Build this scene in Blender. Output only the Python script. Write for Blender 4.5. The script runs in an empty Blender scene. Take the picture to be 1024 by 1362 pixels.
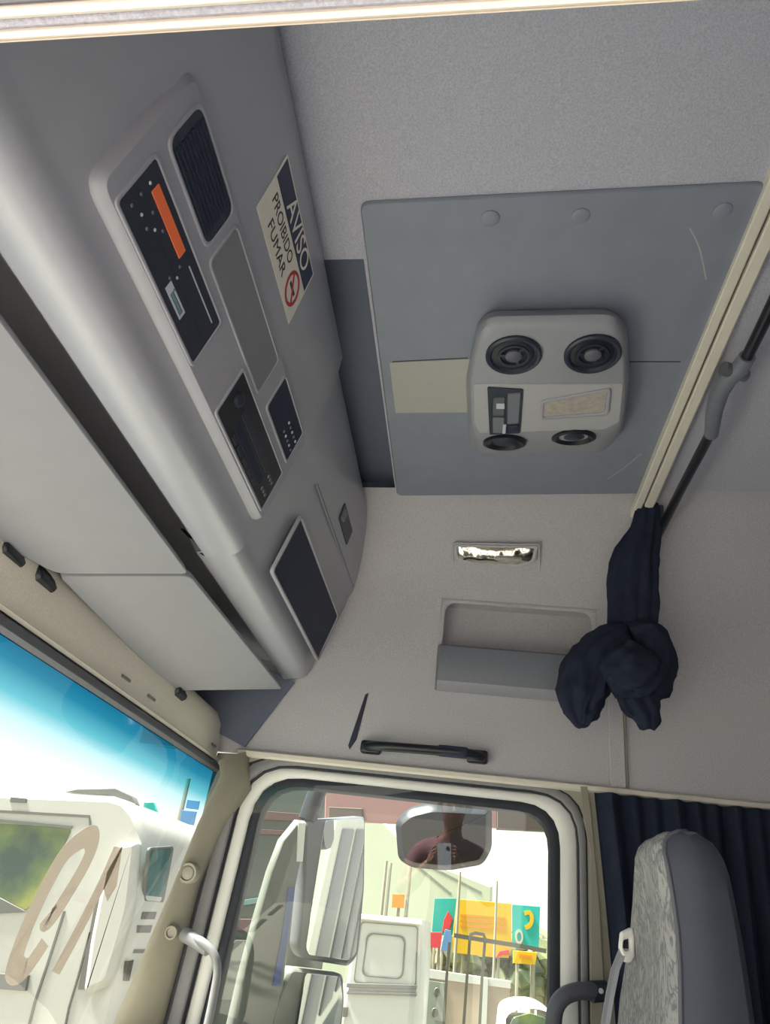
import bpy, bmesh, math, random
from mathutils import Vector, Matrix, noise
random.seed(7)
scene = bpy.context.scene
COL = scene.collection
V = Vector

# ------------------------------------------------------------------ camera
# world: X runs across the cab from the open driver door to the far door, Y forward, Z up, z=0 the cab floor
F_PX, CX, CY = 984.0, 512.0, 681.0
CAM = V((0, 0, 0.95))
AX = V((0.08299105, 0.48823461, 0.86875742))
AY = V((-0.99010054, -0.05862596, 0.12753009))
AZ = V((0.11319634, -0.87074104, 0.47853592))
cam_data = bpy.data.cameras.new('camera')
cam = bpy.data.objects.new('camera', cam_data)
COL.objects.link(cam)
cam_data.sensor_fit = 'VERTICAL'
cam_data.sensor_height = 36.0
cam_data.lens = F_PX / 1362.0 * 36.0
cam_data.clip_start = 0.01
right, up, back = V((AX[0], AY[0], AZ[0])), -V((AX[1], AY[1], AZ[1])), -V((AX[2], AY[2], AZ[2]))
cam.matrix_world = Matrix(((right.x, up.x, back.x, CAM.x), (right.y, up.y, back.y, CAM.y),
                           (right.z, up.z, back.z, CAM.z), (0, 0, 0, 1)))
scene.camera = cam

# ------------------------------------------------------------------ sky, sun, exposure
world = bpy.data.worlds.new('overcast_sky')
scene.world = world
world.use_nodes = True
nt = world.node_tree
bg = nt.nodes['Background']
tc = nt.nodes.new('ShaderNodeTexCoord'); sep = nt.nodes.new('ShaderNodeSeparateXYZ')
ramp = nt.nodes.new('ShaderNodeValToRGB')
ramp.color_ramp.elements[0].position = 0.0; ramp.color_ramp.elements[0].color = (1.0, 0.99, 0.96, 1)
ramp.color_ramp.elements[1].position = 0.7; ramp.color_ramp.elements[1].color = (0.74, 0.86, 1.0, 1)
nt.links.new(tc.outputs['Generated'], sep.inputs[0]); nt.links.new(sep.outputs['Z'], ramp.inputs[0])
nt.links.new(ramp.outputs[0], bg.inputs[0]); bg.inputs[1].default_value = 1.0
sun_d = bpy.data.lights.new('sun', 'SUN'); sun_d.energy = 20.0; sun_d.angle = math.radians(12); sun_d.color = (1, 0.98, 0.945)
sun = bpy.data.objects.new('sun', sun_d); COL.objects.link(sun)
sun.rotation_euler = V((0.05, -0.52, -0.85)).to_track_quat('-Z', 'Y').to_euler()
scene.view_settings.view_transform = 'Standard'
scene.view_settings.look = 'None'
scene.view_settings.exposure = 1.05
scene.view_settings.gamma = 1.0
scene.view_settings.use_curve_mapping = False

# ------------------------------------------------------------------ helpers
def ray(x, y):
    c = V((x - CX, y - CY, F_PX)) / F_PX
    return V((AX.dot(c), AY.dot(c), AZ.dot(c)))

class Plane:
    def __init__(s, o, u, v):
        s.o = V(o); s.u = V(u).normalized(); s.v = V(v); s.v = (s.v - s.u * s.u.dot(s.v)).normalized(); s.n = s.u.cross(s.v)
    def w(s, a, b, h=0.0): return s.o + s.u * a + s.v * b + s.n * h
    def px(s, x, y):
        d = ray(x, y); t = (s.o - CAM).dot(s.n) / d.dot(s.n); p = CAM + d * t - s.o
        return (p.dot(s.u), p.dot(s.v))
    def pxs(s, l): return [s.px(*q) for q in l]
    def up(s, h): return Plane(s.o + s.n * h, s.u, s.v)

def srgb(r, g, b):
    f = lambda c: (c / 255 / 12.92) if c / 255 <= 0.04045 else ((c / 255 + 0.055) / 1.055) ** 2.4
    return (f(r), f(g), f(b), 1)

def mat(name, col, rough=0.5, noise=0.0, nscale=60, bump=0.0, bscale=400, metal=0.0, spec=0.5, sheen=0.0, detail=4):
    m = bpy.data.materials.new(name); m.use_nodes = True
    t = m.node_tree; b = t.nodes['Principled BSDF']
    b.inputs['Base Color'].default_value = col if len(col) == 4 else (*col, 1)
    b.inputs['Roughness'].default_value = rough; b.inputs['Metallic'].default_value = metal
    b.inputs['Specular IOR Level'].default_value = spec
    if sheen: b.inputs['Sheen Weight'].default_value = sheen
    geo = t.nodes.new('ShaderNodeNewGeometry')
    n = t.nodes.new('ShaderNodeTexNoise'); n.inputs['Scale'].default_value = nscale; n.inputs['Detail'].default_value = detail
    t.links.new(geo.outputs['Position'], n.inputs['Vector'])
    r = t.nodes.new('ShaderNodeValToRGB')
    c = col
    k = max(noise, 0.015)
    r.color_ramp.elements[0].position = 0.3; r.color_ramp.elements[1].position = 0.7
    r.color_ramp.elements[0].color = (c[0] * (1 - k), c[1] * (1 - k), c[2] * (1 - k), 1)
    r.color_ramp.elements[1].color = (min(1, c[0] * (1 + k)), min(1, c[1] * (1 + k)), min(1, c[2] * (1 + k)), 1)
    t.links.new(n.outputs['Fac'], r.inputs[0]); t.links.new(r.outputs[0], b.inputs['Base Color'])
    if bump:
        n2 = t.nodes.new('ShaderNodeTexNoise'); n2.inputs['Scale'].default_value = bscale; n2.inputs['Detail'].default_value = 2
        t.links.new(geo.outputs['Position'], n2.inputs['Vector'])
        bp = t.nodes.new('ShaderNodeBump'); bp.inputs['Strength'].default_value = bump; bp.inputs['Distance'].default_value = 0.002
        t.links.new(n2.outputs['Fac'], bp.inputs['Height']); t.links.new(bp.outputs[0], b.inputs['Normal'])
    return m

def glass_mat(name, tint=(1, 1, 1, 1), refl=0.06, rough=0.0):
    m = bpy.data.materials.new(name); m.use_nodes = True; t = m.node_tree
    t.nodes.remove(t.nodes['Principled BSDF']); out = t.nodes['Material Output']
    tr = t.nodes.new('ShaderNodeBsdfTransparent'); tr.inputs[0].default_value = tint
    gl = t.nodes.new('ShaderNodeBsdfGlossy'); gl.inputs['Roughness'].default_value = rough
    mx = t.nodes.new('ShaderNodeMixShader')
    fr = t.nodes.new('ShaderNodeLayerWeight'); fr.inputs['Blend'].default_value = 0.5
    pw = t.nodes.new('ShaderNodeMath'); pw.operation = 'POWER'; pw.inputs[1].default_value = 5.0
    t.links.new(fr.outputs['Facing'], pw.inputs[0])
    ad = t.nodes.new('ShaderNodeMath'); ad.operation = 'MULTIPLY_ADD'; ad.inputs[1].default_value = 0.35; ad.inputs[2].default_value = refl; ad.use_clamp = True
    t.links.new(pw.outputs[0], ad.inputs[0]); t.links.new(ad.outputs[0], mx.inputs[0])
    t.links.new(tr.outputs[0], mx.inputs[1]); t.links.new(gl.outputs[0], mx.inputs[2]); t.links.new(mx.outputs[0], out.inputs[0])
    return m, tr

def emit_mat(name, col, strength):
    m = bpy.data.materials.new(name); m.use_nodes = True; b = m.node_tree.nodes['Principled BSDF']
    b.inputs['Base Color'].default_value = col; b.inputs['Emission Color'].default_value = col; b.inputs['Emission Strength'].default_value = strength
    return m

def link(name, me, m, parent=None, smooth=False):
    o = bpy.data.objects.new(name, me); COL.objects.link(o)
    if m and not me.materials: me.materials.append(m)
    if smooth:
        for p in me.polygons: p.use_smooth = True
    if parent is not None: o.parent = parent
    return o

def mesh(name, verts, faces, m, parent=None, smooth=False):
    me = bpy.data.meshes.new(name); me.from_pydata([tuple(v) for v in verts], [], faces); me.validate(); me.update()
    bm = bmesh.new(); bm.from_mesh(me); bmesh.ops.recalc_face_normals(bm, faces=bm.faces); bm.to_mesh(me); bm.free()
    return link(name, me, m, parent, smooth)

def auto_smooth(o, deg=35):
    me = o.data
    for p in me.polygons: p.use_smooth = True
    bm = bmesh.new(); bm.from_mesh(me)
    for e in bm.edges:
        e.smooth = not (len(e.link_faces) == 2 and e.calc_face_angle(0) > math.radians(deg))
    bm.to_mesh(me); bm.free()
    return o

def empty(name, label, cat, loc=(0, 0, 0), group=None):
    o = bpy.data.objects.new(name, None); COL.objects.link(o); o.location = loc; o.empty_display_size = 0.05
    return tag(o, label, cat, group)

def tag(o, label=None, cat=None, group=None, kind=None):
    if label: o['label'] = label
    if cat: o['category'] = cat
    if group: o['group'] = group
    if kind: o['kind'] = kind
    return o

def settle(root):
    """parts were built in world coordinates: move the empty's origin without moving its parts"""
    inv = Matrix.Translation(root.location).inverted()
    for c in root.children: c.matrix_parent_inverse = inv
    return root

def rounded(pts, r, seg=5):
    """round the corners of a 2-D polygon; r is one radius or one per corner"""
    out = []; n = len(pts)
    for i in range(n):
        p = V((*pts[i], 0)); a = V((*pts[i - 1], 0)); b = V((*pts[(i + 1) % n], 0))
        rr = r[i] if isinstance(r, (list, tuple)) else r
        d1 = (a - p); d2 = (b - p)
        l = min(rr, d1.length * 0.48, d2.length * 0.48)
        if l < 1e-5:
            out += [(p.x, p.y)] * (seg + 1); continue
        s = p + d1.normalized() * l; e = p + d2.normalized() * l
        for k in range(seg + 1):
            t = k / seg; q = s * (1 - t) ** 2 + p * 2 * t * (1 - t) + e * t * t
            out.append((q.x, q.y))
    return out

def dedupe(pts):
    o = []
    for p in pts:
        if not o or abs(p[0] - o[-1][0]) + abs(p[1] - o[-1][1]) > 1e-6: o.append(p)
    if abs(o[0][0] - o[-1][0]) + abs(o[0][1] - o[-1][1]) < 1e-6: o.pop()
    return o

def inset(pts, d):
    """shift every vertex inwards by d along the mean of the two edge normals"""
    area = sum(pts[i - 1][0] * pts[i][1] - pts[i][0] * pts[i - 1][1] for i in range(len(pts)))
    s = 1 if area > 0 else -1
    out = []; n = len(pts)
    for i in range(n):
        a, p, b = V((*pts[i - 1], 0)), V((*pts[i], 0)), V((*pts[(i + 1) % n], 0))
        e1 = (p - a).normalized(); e2 = (b - p).normalized()
        nn = V((-e1.y - e2.y, e1.x + e2.x, 0)) * s
        if nn.length < 1e-6: out.append((p.x, p.y)); continue
        nn.normalize(); q = p + nn * d
        out.append((q.x, q.y))
    return out

def slab(name, pl, pts, depth, m, parent=None, r=0.0, bevel=0.0015, h0=0.0, seg=5):
    """a plate with rounded corners and a bevelled front edge, lying on a plane"""
    o2 = dedupe(rounded(pts, r, seg)) if r else list(pts)
    n = len(o2); bevel = min(bevel, abs(depth) * 0.45)
    rings = [(o2, h0), (o2, h0 + depth - bevel), (inset(o2, bevel), h0 + depth)]
    vs = [pl.w(a, b, h) for ring, h in rings for a, b in ring]
    fs = [tuple(range(n))[::-1], tuple(range(2 * n, 3 * n))]
    for k in range(2):
        for i in range(n):
            j = (i + 1) % n
            fs.append((k * n + i, k * n + j, (k + 1) * n + j, (k + 1) * n + i))
    o = auto_smooth(mesh(name, vs, fs, m, parent), 50)
    for e in o.data.edges:                      # keep the flat front flat
        a, b = e.vertices
        if (a >= 2 * n and b >= 2 * n) or (a < n and b < n): e.use_edge_sharp = True
    return o

def ringslab(name, pl, outer, inner, depth, m, parent=None, r=0.0, ri=None, h0=0.0, seg=5, bevel=0.0012):
    a = rounded(outer, r, seg); b = rounded(inner, r if ri is None else ri, seg); n = len(a)
    bevel = min(bevel, abs(depth) * 0.45)
    rings = [(b, h0), (a, h0), (a, h0 + depth - bevel), (inset(a, bevel) if r else a, h0 + depth), (inset(b, -bevel) if (ri or r) else b, h0 + depth), (b, h0 + depth - bevel)]
    vs = [pl.w(x, y, h) for ring, h in rings for x, y in ring]
    fs = []
    for k in range(6):
        for i in range(n):
            j = (i + 1) % n; k2 = (k + 1) % 6
            fs.append((k * n + i, k * n + j, k2 * n + j, k2 * n + i))
    o = mesh(name, vs, fs, m, parent)
    bm = bmesh.new(); bm.from_mesh(o.data); bmesh.ops.remove_doubles(bm, verts=bm.verts, dist=1e-6)
    bmesh.ops.recalc_face_normals(bm, faces=bm.faces); bm.to_mesh(o.data); bm.free()
    return auto_smooth(o, 50)

def ellipse(ca, cb, ra, rb, n=28, rot=0):
    return [(ca + ra * math.cos(t) * math.cos(rot) - rb * math.sin(t) * math.sin(rot),
             cb + ra * math.cos(t) * math.sin(rot) + rb * math.sin(t) * math.cos(rot)) for t in (2 * math.pi * i / n for i in range(n))]

def box(name, lo, hi, m, parent=None, bevel=0.004, seg=2):
    bm = bmesh.new(); bmesh.ops.create_cube(bm, size=1)
    lo, hi = V(lo), V(hi)
    for v in bm.verts: v.co = V(((v.co.x + .5) * (hi.x - lo.x) + lo.x, (v.co.y + .5) * (hi.y - lo.y) + lo.y, (v.co.z + .5) * (hi.z - lo.z) + lo.z))
    if bevel: bmesh.ops.bevel(bm, geom=bm.edges[:], offset=bevel, segments=seg, affect='EDGES', profile=0.5)
    me = bpy.data.meshes.new(name); bm.to_mesh(me); bm.free()
    return auto_smooth(link(name, me, m, parent), 40)

def spline(pts, k=6):
    P = [V(p) for p in pts]; out = []
    for i in range(len(P) - 1):
        p0 = P[max(i - 1, 0)]; p1 = P[i]; p2 = P[i + 1]; p3 = P[min(i + 2, len(P) - 1)]
        for j in range(k):
            t = j / k
            out.append(0.5 * ((2 * p1) + (p2 - p0) * t + (2 * p0 - 5 * p1 + 4 * p2 - p3) * t * t + (3 * p1 - p0 - 3 * p2 + p3) * t ** 3))
    out.append(P[-1]); return out

def tube(name, pts, rad, m, parent=None, n=12, flat=1.0, side=None, fold=None, cap=True):
    """a tube along points; rad a number or one per point; flat squashes it along 'side'; fold(i,theta) scales the radius"""
    P = [V(p) for p in pts]; N = len(P); vs = []; fs = []
    prev = V(side) if side is not None else None
    for i, p in enumerate(P):
        t = (P[min(i + 1, N - 1)] - P[max(i - 1, 0)]).normalized()
        a = prev if prev is not None else (V((0, 0, 1)) if abs(t.z) < 0.9 else V((1, 0, 0)))
        a = (a - t * a.dot(t)).normalized(); b = t.cross(a)
        if side is None: prev = a
        r = rad[i] if isinstance(rad, (list, tuple)) else rad
        for k in range(n):
            th = 2 * math.pi * k / n
            f = fold(i, th) if fold else 1.0
            vs.append(p + (a * math.cos(th) * flat + b * math.sin(th)) * r * f)
    for i in range(N - 1):
        for k in range(n):
            j = (k + 1) % n
            fs.append((i * n + k, i * n + j, (i + 1) * n + j, (i + 1) * n + k))
    if cap: fs += [tuple(range(n))[::-1], tuple(range((N - 1) * n, N * n))]
    return auto_smooth(mesh(name, vs, fs, m, parent), 60)

def grid(name, rows, m, parent=None, thick=0.0, smooth=True):
    """a surface from rows of points; thick gives it a back side"""
    R, Cn = len(rows), len(rows[0]); vs = [V(p) for r in rows for p in r]; fs = []
    for i in range(R - 1):
        for j in range(Cn - 1):
            fs.append((i * Cn + j, i * Cn + j + 1, (i + 1) * Cn + j + 1, (i + 1) * Cn + j))
    o = mesh(name, vs, fs, m, parent)
    if thick:
        bm = bmesh.new(); bm.from_mesh(o.data)
        bmesh.ops.solidify(bm, geom=bm.faces[:], thickness=thick); bmesh.ops.recalc_face_normals(bm, faces=bm.faces)
        bm.to_mesh(o.data); bm.free()
    return auto_smooth(o, 40) if smooth else o

def lathe(name, pl, ca, cb, prof, m, parent=None, n=28, sx=1.0, sy=1.0):
    """a turned piece on a plane: prof = (radius, height)"""
    vs = []; fs = []
    for r, h in prof:
        for k in range(n):
            t = 2 * math.pi * k / n; vs.append(pl.w(ca + r * sx * math.cos(t), cb + r * sy * math.sin(t), h))
    L = len(prof)
    for i in range(L - 1):
        for k in range(n):
            j = (k + 1) % n; fs.append((i * n + k, i * n + j, (i + 1) * n + j, (i + 1) * n + k))
    fs += [tuple(range(n))[::-1], tuple(range((L - 1) * n, L * n))]
    return auto_smooth(mesh(name, vs, fs, m, parent), 40)

def text(name, body, pl, a, b, size, m, parent, h=0.0, stretch=1.0, depth=0.0004, flip=False):
    cu = bpy.data.curves.new(name, 'FONT'); cu.body = body; cu.size = size; cu.extrude = depth; cu.align_x = 'CENTER'; cu.align_y = 'CENTER'
    tmp = bpy.data.objects.new(name, cu); COL.objects.link(tmp)
    me = bpy.data.meshes.new_from_object(tmp.evaluated_get(bpy.context.evaluated_depsgraph_get()))
    bpy.data.objects.remove(tmp)
    for v in me.vertices:
        x, y, z = v.co; v.co = pl.w(a + x * stretch, b + y, h + z)
    me.materials.clear(); me.update()
    return link(name, me, m, parent)

def ribbon(name, pl, pts, width, m, parent=None, h=0.0, depth=0.001, k=6):
    """a painted stroke of constant width along 2-D points"""
    P = [p.xy for p in spline([(a, b, 0) for a, b in pts], k)] if k > 1 else [V(p) for p in pts]
    L = []; R = []
    for i, p in enumerate(P):
        t = (P[min(i + 1, len(P) - 1)] - P[max(i - 1, 0)]).normalized(); nn = V((-t.y, t.x)) * width / 2
        L.append(p + nn); R.append(p - nn)
    n = len(P); vs = [pl.w(q.x, q.y, hh) for hh in (h, h + depth) for q in L + R]; fs = []
    for i in range(n - 1):
        fs += [(2 * n + i, 2 * n + i + 1, 3 * n + i + 1, 3 * n + i), (i, n + i, n + i + 1, i + 1),
               (i, i + 1, 2 * n + i + 1, 2 * n + i), (n + i, 3 * n + i, 3 * n + i + 1, n + i + 1)]
    fs += [(0, 2 * n, 3 * n, n), (n - 1, 2 * n - 1, 4 * n - 1, 3 * n - 1)]
    return mesh(name, vs, fs, m, parent)

# ------------------------------------------------------------------ materials
M = {}
M['headliner'] = mat('headliner_fabric', srgb(180, 181, 192), 0.95, 0.16, 320, 0.5, 480, spec=0.2, sheen=0.2)  # same cloth as the walls, cooler ceiling light put into its colour
M['wallfabric'] = mat('wall_fabric', srgb(188, 186, 190), 0.95, 0.16, 320, 0.5, 480, spec=0.2, sheen=0.2)
M['console'] = mat('console_plastic', srgb(162, 164, 173), 0.28, 0.02, 30, 0.10, 900, spec=0.95)
M['bezel'] = mat('bezel_plastic', srgb(160, 161, 170), 0.40, 0.02, 30, 0.08, 900)
M['cover'] = mat('cover_plastic', srgb(128, 130, 136), 0.5, 0.02, 30, 0.08, 900)
M['patch'] = mat('ceiling_panel_vinyl', srgb(132, 138, 150), 0.5, 0.05, 14, 0.06, 700)
M['patchlabel'] = mat('panel_label', srgb(172, 171, 166), 0.6, 0.02, 40)
M['visor'] = mat('visor_vinyl', srgb(152, 154, 160), 0.6, 0.02, 25, 0.1, 600)
M['cream'] = mat('cream_trim', srgb(222, 215, 202), 0.5, 0.03, 40, 0.05, 500)
M['creamfabric'] = mat('header_fabric', srgb(236, 230, 216), 0.9, 0.08, 350, 0.4, 420)
M['beige'] = mat('pillar_plastic', srgb(146, 141, 126), 0.5, 0.04, 40, 0.2, 700)
M['white'] = mat('white_paint', srgb(235, 235, 228), 0.3, 0.02, 12)
M['rubber'] = mat('black_rubber', srgb(38, 42, 52), 0.6, 0.1, 80)
M['greyrubber'] = mat('grey_rubber', srgb(92, 94, 102), 0.5, 0.05, 60)
M['sealgrey'] = mat('seal_grey', srgb(128, 128, 130), 0.5, 0.05, 60)
M['recess'] = mat('recess_shade', srgb(98, 106, 124), 0.55, 0.03, 60)  # shade inside the recesses is put into this colour
M['lampplate'] = mat('lamp_plate', srgb(172, 172, 175), 0.4, 0.02, 40, 0.08, 900)
M['lampshell'] = mat('lamp_housing', srgb(150, 151, 158), 0.4, 0.02, 40, 0.08, 900)
M['dark'] = mat('dark_plastic', srgb(40, 46, 62), 0.4, 0.08, 120)
M['darker'] = mat('dark_recess_plastic', srgb(26, 30, 44), 0.6, 0.08, 60)
M['black'] = mat('black_plastic', srgb(26, 29, 38), 0.35, 0.06, 90)
M['midgrey'] = mat('grey_plastic', srgb(112, 116, 126), 0.45, 0.03, 60, 0.08, 800)
M['slot'] = mat('slot_liner', srgb(30, 38, 62), 0.6, 0.1, 50)
M['orange'] = mat('orange_sticker', srgb(250, 120, 70), 0.6, 0.03, 40)
M['lcd'] = mat('display_glass', srgb(120, 150, 165), 0.25, 0.05, 300)
M['print'] = mat('pale_print', srgb(190, 200, 208), 0.5)
M['stickerwhite'] = mat('sticker_white', srgb(238, 232, 218), 0.5, 0.02, 60)
M['stickernavy'] = mat('sticker_navy', srgb(48, 56, 84), 0.5, 0.03, 60)
M['ink'] = mat('ink', srgb(52, 50, 54), 0.6, 0.05, 100)
M['red'] = mat('red_ink', srgb(190, 62, 70), 0.6, 0.05, 100)
M['chrome'] = mat('lamp_reflector', srgb(240, 232, 214), 0.12, 0.05, 40, metal=1.0, bump=0.35, bscale=60)
M['lens'] = mat('lamp_lens', srgb(176, 168, 160), 0.15, 0.12, 80, 0.4, 120)
M['curtain'] = mat('curtain_cloth', srgb(34, 41, 58), 0.85, 0.15, 30, 0.25, 700, spec=0.25)
M['seatdark'] = mat('seat_vinyl', srgb(72, 76, 88), 0.6, 0.05, 30, 0.15, 500)
M['floor'] = mat('floor_vinyl', srgb(150, 152, 156), 0.8, 0.1, 30)
M['screwcap'] = mat('screw_cap', srgb(146, 141, 128), 0.45, 0.03, 60)
M['paint19'] = None

# ------------------------------------------------------------------ the cab shell
XW = 2.2
def zc(y): return 2.1 - 0.05 * (y - 0.255)
def lift(z, y): return z if z <= 1.9 else 1.9 + (z - 1.9) * (zc(y) - 1.9) / 0.2
WPROF = [(2.2, 1.325), (2.2, 1.60), (2.198, 1.72), (2.195, 1.86), (2.178, 1.92), (2.145, 1.97), (2.10, 2.02), (2.065, 2.05), (2.03, 2.074), (2.0, 2.089), (1.965, 2.098), (1.93, 2.1)]
YS = [-1.7, -1.3, -0.9, -0.6, -0.375, -0.2, 0.0, 0.105, 0.3, 0.5, 0.7, 0.97]
POCK = (-0.375, 0.105, 1.60, 1.86)

def side_wall(name, xf, hole, zmin=0):
    vs = []; fs = []; nz = len(WPROF)
    for y in YS:
        for (x, z) in WPROF: vs.append((xf(x), y, lift(max(z, zmin), y)))
    for i in range(len(YS) - 1):
        for j in range(nz - 1):
            if hole and YS[i] >= POCK[0] - 1e-4 and YS[i + 1] <= POCK[1] + 1e-4 and WPROF[j][1] >= POCK[2] - 1e-4 and WPROF[j + 1][1] <= POCK[3] + 1e-4: continue
            fs.append((i * nz + j, i * nz + j + 1, (i + 1) * nz + j + 1, (i + 1) * nz + j))
    return auto_smooth(mesh(name, vs, fs, M['wallfabric']), 40)
tag(side_wall('wall_right', lambda x: x, True), 'light grey fabric side wall above the far door', kind='structure')
tag(side_wall('wall_left', lambda x: 2.4 - x, False, 1.43), 'light grey fabric side wall above the open near door', kind='structure')

# ceiling: fabric headliner, with a recess beside the console on the far side
vs = []; fs = []
def patch(xs, ys, zf):
    b = len(vs)
    for x in xs:
        for y in ys: vs.append((x, y, zf(y)))
    for i in range(len(xs) - 1):
        for j in range(len(ys) - 1):
            k = b + i * len(ys) + j; fs.append((k, k + 1, k + len(ys) + 1, k + len(ys)))
patch([0.47, 1.04, 1.93], [-1.7, -1.0, -0.4, 0.262], zc)
patch([0.47, 1.04], [0.262, 0.5, 0.97], zc)
tag(mesh('ceiling', vs, fs, M['headliner']), 'grey fabric headliner sloping up to the rear', kind='structure')
vs = []; fs = []
patch([1.04, 1.98], [0.262, 0.5, 0.97], lambda y: zc(y) + 0.05)
vs += [(1.04, 0.262, zc(.262)), (1.98, 0.262, zc(.262)), (1.98, 0.262, zc(.262) + .05), (1.04, 0.262, zc(.262) + .05), (1.04, .97, zc(.97)), (1.04, .97, zc(.97) + .05), (1.98, .97, zc(.97)), (1.98, .97, zc(.97) + .05)]
n = len(vs) - 8
fs += [(n, n + 1, n + 2, n + 3), (n, n + 3, n + 5, n + 4), (n + 1, n + 6, n + 7, n + 2)]
tag(mesh('ceiling_recess', vs, fs, M['recess']), 'recess between console and ceiling panel, its shade put into the plastic colour', kind='structure')

# rear wall, floor, front bulkhead, lower side panels: the closed parts of the cab out of view
tag(box('wall_rear', (0.1, -1.76, -0.1), (2.3, -1.7, 2.3), M['wallfabric'], bevel=0), kind='structure', label='grey fabric back wall of the cab')
tag(box('floor', (0.15, -1.7, -0.08), (2.25, 1.25, 0), M['floor'], bevel=0), kind='structure', label='pale vinyl floor of the cab')
tag(box('wall_front', (0.15, 0.92, -0.08), (2.25, 1.25, 0.50), M['midgrey'], bevel=0.02), kind='structure', label='grey bulkhead under the windscreen')
mesh_ = mesh('wall_front_header', [(0.1, .73, 1.29), (2.3, .73, 1.29), (2.3, .90, 1.46), (.1, .90, 1.46), (.1, .97, 2.3), (2.3, .97, 2.3)], [(0, 1, 2, 3), (3, 2, 5, 4)], M['white'])
tag(mesh_, 'white outer roof panel over the windscreen', kind='structure')
tag(box('wall_left_lower', (0.12, -1.7, -0.1), (0.2, -0.42, 1.34), M['midgrey'], bevel=0), 'grey lower side wall behind the open near door', kind='structure')
tag(box('wall_right_lower', (2.24, -1.7, -0.1), (2.3, -0.40, 1.34), M['midgrey'], bevel=0), 'grey lower side wall behind the far door', kind='structure')
tag(box('wall_right_outer', (2.30, -1.76, 1.34), (2.33, 0.97, 2.34), M['white'], bevel=0), 'white outer skin above the far door', kind='structure')
tag(box('roof', (0.1, -1.76, 2.3), (2.3, 0.97, 2.34), M['white'], bevel=0), 'white roof skin above the headliner', kind='structure')

# near door header: two cream ribs with a groove, just overhead of the lens
XH = Plane((0.2, 0, 0), (0, -1, 0), (0, 0, 1))     # u = -Y, v = Z, n = -X
hd = empty('trim_1', 'cream ribbed header rail over the open near door', None, (0.2, 0, 1.33)); hd['kind'] = 'structure'
a0 = XH.px(0, 57); a1 = XH.px(900, 2)
sl = (a1[1] - a0[1]) / (a1[0] - a0[0])
def hx(y):          # X on the underside that shows at image row y (at the left edge of the frame)
    d = ray(0, y); return d.x * (a0[1] - CAM.z) / d.z
def hrib(name, yt_, yb_, h, m):
    x0, x1 = hx(yt_), hx(yb_); rows = []
    for y in (0.75, 0.4, 0.0, -0.42):
        zb = a0[1] + sl * (-y - a0[0])
        rows.append([(x1, y, zb + .03), (x1, y, zb + h + .002), (x1 - .002, y, zb + h), (x0 + .002, y, zb + h), (x0, y, zb + h + .002), (x0, y, zb + .03)])
    return grid(name, rows, m, hd)
hrib('rib', 46, 57, 0.0, M['cream'])
hrib('groove_strip', 29, 46, 0.003, M['headliner'])
hrib('rib', 16, 29, 0.0, M['cream'])
hrib('outer_strip', -40, 16, 0.004, M['midgrey'])
grid('inner_face', [[(0.2, y, a0[1] + sl * (-y - a0[0])), (0.203, y, 1.45)] for y in (.75, .0, -.42)], M['cream'], hd)
settle(hd)

# trim over the far door, small pillar strip on the wall
WP = Plane((XW, 0, 0), (0, -1, 0), (0, 0, 1))      # u = -Y, v = Z, n = -X : pointing into the cab
def wyz(x, y):
    a, b = WP.px(x, y); return (-a, b)
rows = []
for y in (0.66, 0.3, 0.0, -0.4, -1.0, -1.69):
    rows.append([(2.2, y, 1.336), (2.186, y, 1.336), (2.180, y, 1.331), (2.180, y, 1.320), (2.186, y, 1.316), (2.23, y, 1.316)])
tag(grid('trim_2', rows, M['cream']), 'cream bead along the lower edge of the fabric wall', kind='structure')
vp = Plane((2.197, 0, 0), (0, -1, 0), (0, 0, 1))
slab_ = slab('trim_3', vp, [(0.400, 1.336), (0.442, 1.336), (0.442, 1.89), (0.400, 1.89)], 0.006, M['wallfabric'], bevel=0.002)
tag(slab_, 'flat vertical strip on the fabric wall under the tied curtain', kind='structure')
tag(slab('trim_4', vp, [(0.443, 1.336), (0.447, 1.336), (0.447, 1.89), (0.443, 1.89)], 0.009, M['beige'], bevel=0.001), 'thin vertical bead on the fabric wall under the tied curtain', kind='structure')

# ------------------------------------------------------------------ far door
def line_at(p, q, z): return p[0] + (q[0] - p[0]) * (z - p[1]) / (q[1] - p[1])
la, lb = wyz(268, 1166), wyz(233, 1299)
lslope = (lb[0] - la[0]) / (lb[1] - la[1])
def ring_pts(dx, ztop, yright, zbot=0.56):
    """corner points of one door ring: dx = how far its left edge is set in along Y"""
    yl = lambda z: la[0] + lslope * (z - la[1]) - dx
    return [(-yl(zbot), zbot), (-yl(ztop), ztop), (-yright, ztop), (-yright - 0.0, zbot)]
def zt(y): return wyz(560, y)[1]
def yr(x): return wyz(x, 1250)[0]
def dxl(x): return la[0] - wyz(x, 1166)[0]
R0 = ring_pts(0, zt(1026), yr(783)); R1 = ring_pts(dxl(274), zt(1027.5), yr(781)); R2 = ring_pts(dxl(289), zt(1035), yr(772.5)); R3 = ring_pts(dxl(291), zt(1037), yr(771))
R4 = ring_pts(dxl(309), zt(1050), yr(747)); R5 = ring_pts(dxl(321), zt(1062), yr(733))
d1 = empty('door_1', 'white framed far door with black seals and a tilted window', None, (2.25, 0.1, 0.0)); d1['kind'] = 'structure'
rr = [0, .15, .13, 0]
B0 = [(R0[0][0] - .03, 0.5), (R0[1][0] - .05, 1.32), (0.42, 1.32), (0.42, 0.5)]
ringslab('body_frame', WP, B0, R0, 0.02, M['beige'], d1, r=0, ri=rr, h0=-0.02)
ringslab('outer_seal', WP, R0, R1, 0.03, M['rubber'], d1, r=rr, h0=-0.03)
ringslab('seal_strip', WP, R1, R2, 0.034, M['sealgrey'], d1, r=rr, h0=-0.03)
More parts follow.
